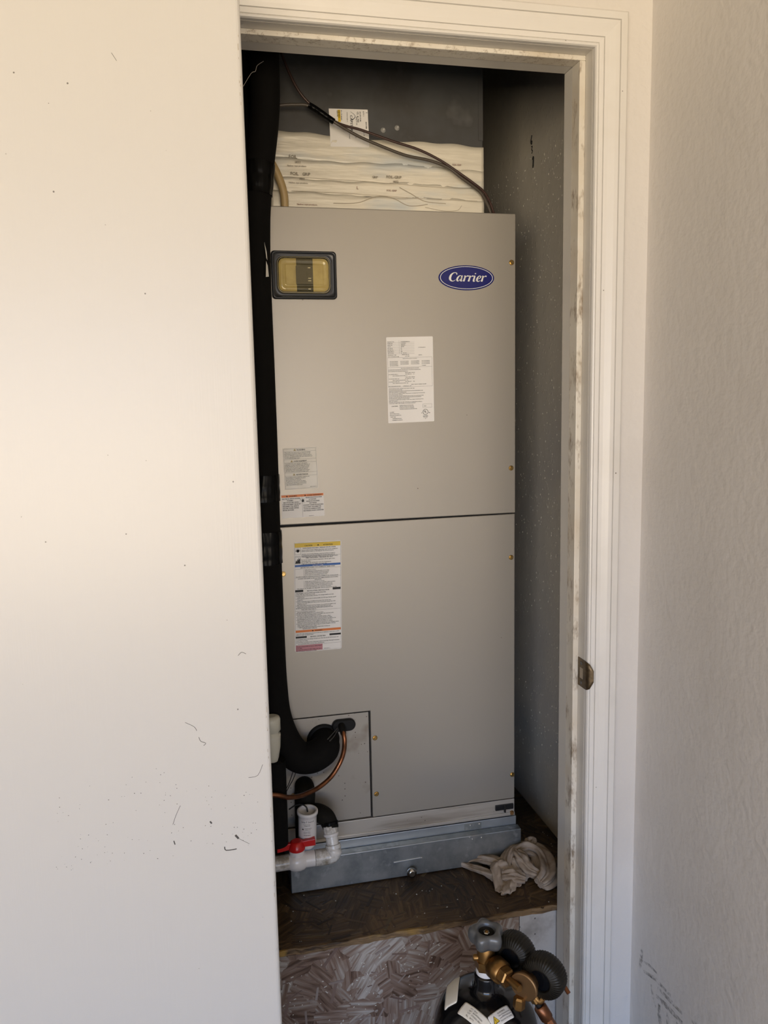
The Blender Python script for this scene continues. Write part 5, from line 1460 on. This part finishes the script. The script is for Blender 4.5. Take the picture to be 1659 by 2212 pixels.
def prof_at(s):
    """walk s metres down the shoulder from its neck end: radius, height, outward normal (r, z)"""
    pts = SHOULDER[::-1]
    for (r0, z0), (r1, z1) in zip(pts, pts[1:]):
        L = math.hypot(r1 - r0, z1 - z0)
        if s <= L or (r1, z1) == pts[-1]:
            t = s / L
            return r0 + (r1 - r0) * t, z0 + (z1 - z0) * t, (z0 - z1) / L, (r1 - r0) / L
        s -= L
def shoulder_sheet(ang, s0, tiltdeg, w, h):
    """a sticker centred at angle ang (0 = towards -y) and s0 metres down the shoulder, turned by tiltdeg"""
    c_, s_ = math.cos(math.radians(tiltdeg)), math.sin(math.radians(tiltdeg))
    r0, z0, nr0, nz0 = prof_at(s0)
    rad_ = Vector((math.sin(ang), -math.cos(ang), 0))
    e_t = Vector((math.cos(ang), math.sin(ang), 0))
    e_s = rad_ * nz0 + Vector((0, 0, -nr0))
    c0 = Vector((AX, AY, z0)) + rad_ * r0
    n0 = rad_ * nr0 + Vector((0, 0, nz0))
    pr_ = SHOULDER[::-1]
    def fn(u, v, hh):
        a0, b0_ = u - w / 2, v - h / 2
        a1, b1 = a0 * c_ - b0_ * s_, a0 * s_ + b0_ * c_
        p_ = c0 + e_t * a1 + e_s * b1
        r = math.hypot(p_.x - AX, p_.y - AY)
        z = pr_[-1][1]
        for (ra, za_), (rb, zb_) in zip(pr_, pr_[1:]):
            if r <= rb:
                z = za_ + (zb_ - za_) * (r - ra) / (rb - ra)
                break
        return Vector((p_.x, p_.y, z)) + n0 * (hh + 0.0007)
    return Sheet((0, 0, 0), (1, 0, 0), (0, 0, -1), (0, -1, 0), fn)
def sticker(name, sh, w, h, r, paper, thick=0.0003):
    n, m_ = 16, 10
    q = MB()
    vs = []
    for j in range(m_ + 1):
        for i in range(n + 1):
            u, v = w * i / n, h * j / m_
            for cu, cv in ((0, 0), (w, 0), (0, h), (w, h)):
                du, dv = abs(u - cu), abs(v - cv)
                if du < r and dv < r:
                    d_ = math.hypot(r - du, r - dv)
                    if d_ > r:
                        k_ = r / d_
                        u = cu + math.copysign(r - (r - du) * k_, w / 2 - cu)
                        v = cv + math.copysign(r - (r - dv) * k_, h / 2 - cv)
            vs.append(sh.p(u, v, thick))
    q.add(vs, [(j * (n + 1) + i, (j + 1) * (n + 1) + i, (j + 1) * (n + 1) + i + 1, j * (n + 1) + i + 1) for j in range(m_) for i in range(n)], True)
    return q.build(name, paper, gc, solid=0.0003)
w, h = 0.052, 0.023
sh = shoulder_sheet(-0.72, 0.023, 20, w, h)
lb = sticker('barcode_sticker', sh, w, h, 0.002, 'paper_old')
q = MB()
for i, s_ in enumerate(['PTY  NI 20', 'NET   1621-0020NG00', 'LOT  27020502 0182 NG 8', 'FILL   28 FTS']):
    sh.text(q, s_, 0.0150, 0.0062 + i * 0.0044, 0.0034, 0.0007, cond=0.85)
q.build('print', 'ink_grey', lb)
w, h = 0.040, 0.0195
sh = shoulder_sheet(0.10, 0.022, -14, w, h)
lb = sticker('warning_sticker', sh, w, h, 0.002, 'paper')
q = MB(); qy = MB()
sh.triangle(q, 0.0085, 0.0112, 0.0115, 0.0010); sh.triangle(qy, 0.0085, 0.0113, 0.0092, 0.0016)
sh.text(q, '!', 0.0076, 0.0135, 0.0066, 0.0021)
sh.text(q, 'WARNING', 0.0165, 0.0058, 0.0036, 0.0007, cond=0.85)
for i, s_ in enumerate(['Cancer and Reproductive Harm', 'www.P65Warnings.ca.gov', 'Wash hands after handling.']):
    sh.text(q, s_, 0.0158, 0.0095 + i * 0.0034, 0.0030, 0.0007, width=0.0225)
q.build('print', 'ink', lb); qy.build('hazard_triangle', 'yellow', lb)
w, h = 0.066, 0.026
sh = shoulder_sheet(-2.05, 0.026, -6, w, h)
sticker('blank_sticker', sh, w, h, 0.003, 'paper_old')
w, h = 0.05, 0.020
sh = shoulder_sheet(2.5, 0.020, 8, w, h)
sticker('blank_sticker', sh, w, h, 0.003, 'paper_old')

# ================================================================== pressure regulator
rg = thing('pressure_regulator', 'brass pressure regulator with two black rubber-booted gauges on the cylinder valve', 'regulator', (0.31, -0.58, 0.0))
V = Vector
A = V((0.755, 0.655, 0.0)).normalized()
v0 = V((AX, AY, 0.0630))
q = MB()
q.lathe([(0.0135, 0.019), (0.0185, 0.021), (0.0185, 0.040), (0.0150, 0.043)], v0, od, 22)
q.build('inlet_collar', 'brass', rg)
q = MB()
q.lathe([(0.0130, 0.042), (0.0150, 0.0435), (0.0150, 0.0560), (0.0125, 0.0580)], v0, od, 6, smooth=False)
q.lathe([(0.0118, 0.0405), (0.0118, 0.044)], v0, od, 20)
q.build('inlet_nut', 'brass', rg)
MB().lathe([(0.0058, 0.056), (0.0058, 0.082)], v0, od, 16).build('inlet_stem', 'brass', rg)
dc = V((0.3068, -0.6005, 0.0600))
q = MB()
q.lathe([(0.0205, -0.0005), (0.0222, 0.000), (0.0226, 0.0010), (0.0226, 0.0050), (0.0195, 0.0065), (0.0175, 0.0080), (0.0175, 0.030), (0.0120, 0.036)], dc, A, 40)
q.build('regulator_body', 'brass_disc', rg)
MB().tube([dc + A * 0.03 + V((0, 0, -0.006)), V((0.3720, -0.5560, 0.0480)), V((0.3895, -0.5890, 0.0240))], [0.0045, 0.0038, 0.0034], 12).build('adjusting_screw', 'copper', rg)

def gauge(c):
    ribs = 44
    mod = lambda a_, h_: 1 + (0.022 * math.cos(ribs * a_) if 0.0005 < h_ < 0.0335 else 0)
    q = MB()
    q.lathe([(0.0165, 0.0030), (0.0172, 0.0000), (0.0184, -0.0012), (0.0200, -0.0004), (0.0270, 0.0016), (0.0315, 0.0045), (0.0338, 0.0095), (0.0342, 0.0160), (0.0340, 0.0240), (0.0325, 0.0310), (0.0300, 0.0335), (0.0270, 0.0340)], c, A, ribs * 4, mod=mod)
    g_o = q.build('gauge', 'rubber', rg)
    MB().lathe([(0.0168, 0.0028), (0.0150, 0.0024), (0.0040, 0.0022)], c, A, 30, cap0=False).build('gauge_back', 'gaugeback', g_o)
    return g_o
g1 = V((0.3030, -0.5530, 0.0740))
g2 = V((0.3310, -0.6060, 0.0690))
gauge(g1)
gauge(g2)
MB().tube([g1 + A * 0.016 + V((0, 0, -0.030)), g1 + A * 0.014 + V((0.004, -0.02, -0.040)), dc + A * 0.016], 0.0060, 12).build('gauge_stem', 'brass', rg)
MB().tube([g2 + A * 0.016 + V((0, 0, -0.030)), g2 + A * 0.010 + V((-0.006, 0, -0.038)), dc + A * 0.018 + V((0, 0, -0.008))], 0.0060, 12).build('gauge_stem', 'brass', rg)
MB().lathe([(0.0075, 0), (0.0095, 0.003), (0.0095, 0.018), (0.0070, 0.021)], V((0.3020, -0.5975, 0.0430)), (-0.10, -0.02, -1), 6, smooth=False).build('relief_plug', 'brass', rg)
f1 = V((0.3230, -0.5930, 0.0430))
fd = V((0.34, -0.20, -0.62)).normalized()
q = MB()
q.lathe([(0.0070, 0), (0.0080, 0.003), (0.0080, 0.016), (0.0060, 0.018)], f1, fd, 6, smooth=False)
q.build('outlet_adapter', 'brass', rg)
MB().lathe([(0.0058, 0.016), (0.0058, 0.026)], f1, fd, 16).build('hose_gasket', 'blackm', rg)
MB().lathe([(0.0085, 0.024), (0.0100, 0.026), (0.0100, 0.046), (0.0085, 0.048)], f1, fd, 36, mod=lambda a_, h_: 1 + 0.025 * math.cos(18 * a_)).build('knurled_coupling', 'copper', rg)
MB().lathe([(0.0070, 0.048), (0.0082, 0.050), (0.0082, 0.066), (0.0065, 0.068)], f1, fd, 6, smooth=False).build('hose_nut', 'copper', rg)
hs_ = f1 + fd * 0.067
MB().tube([hs_, hs_ + fd * 0.03, hs_ + V((0.035, -0.025, -0.09)), hs_ + V((0.045, -0.03, -0.20)), hs_ + V((0.060, -0.06, -0.32)), V((0.47, -0.75, FLOOR + 0.012)), V((0.55, -0.95, FLOOR + 0.008))], 0.0062, 12, True, 6).build('hose', 'blackm', rg)
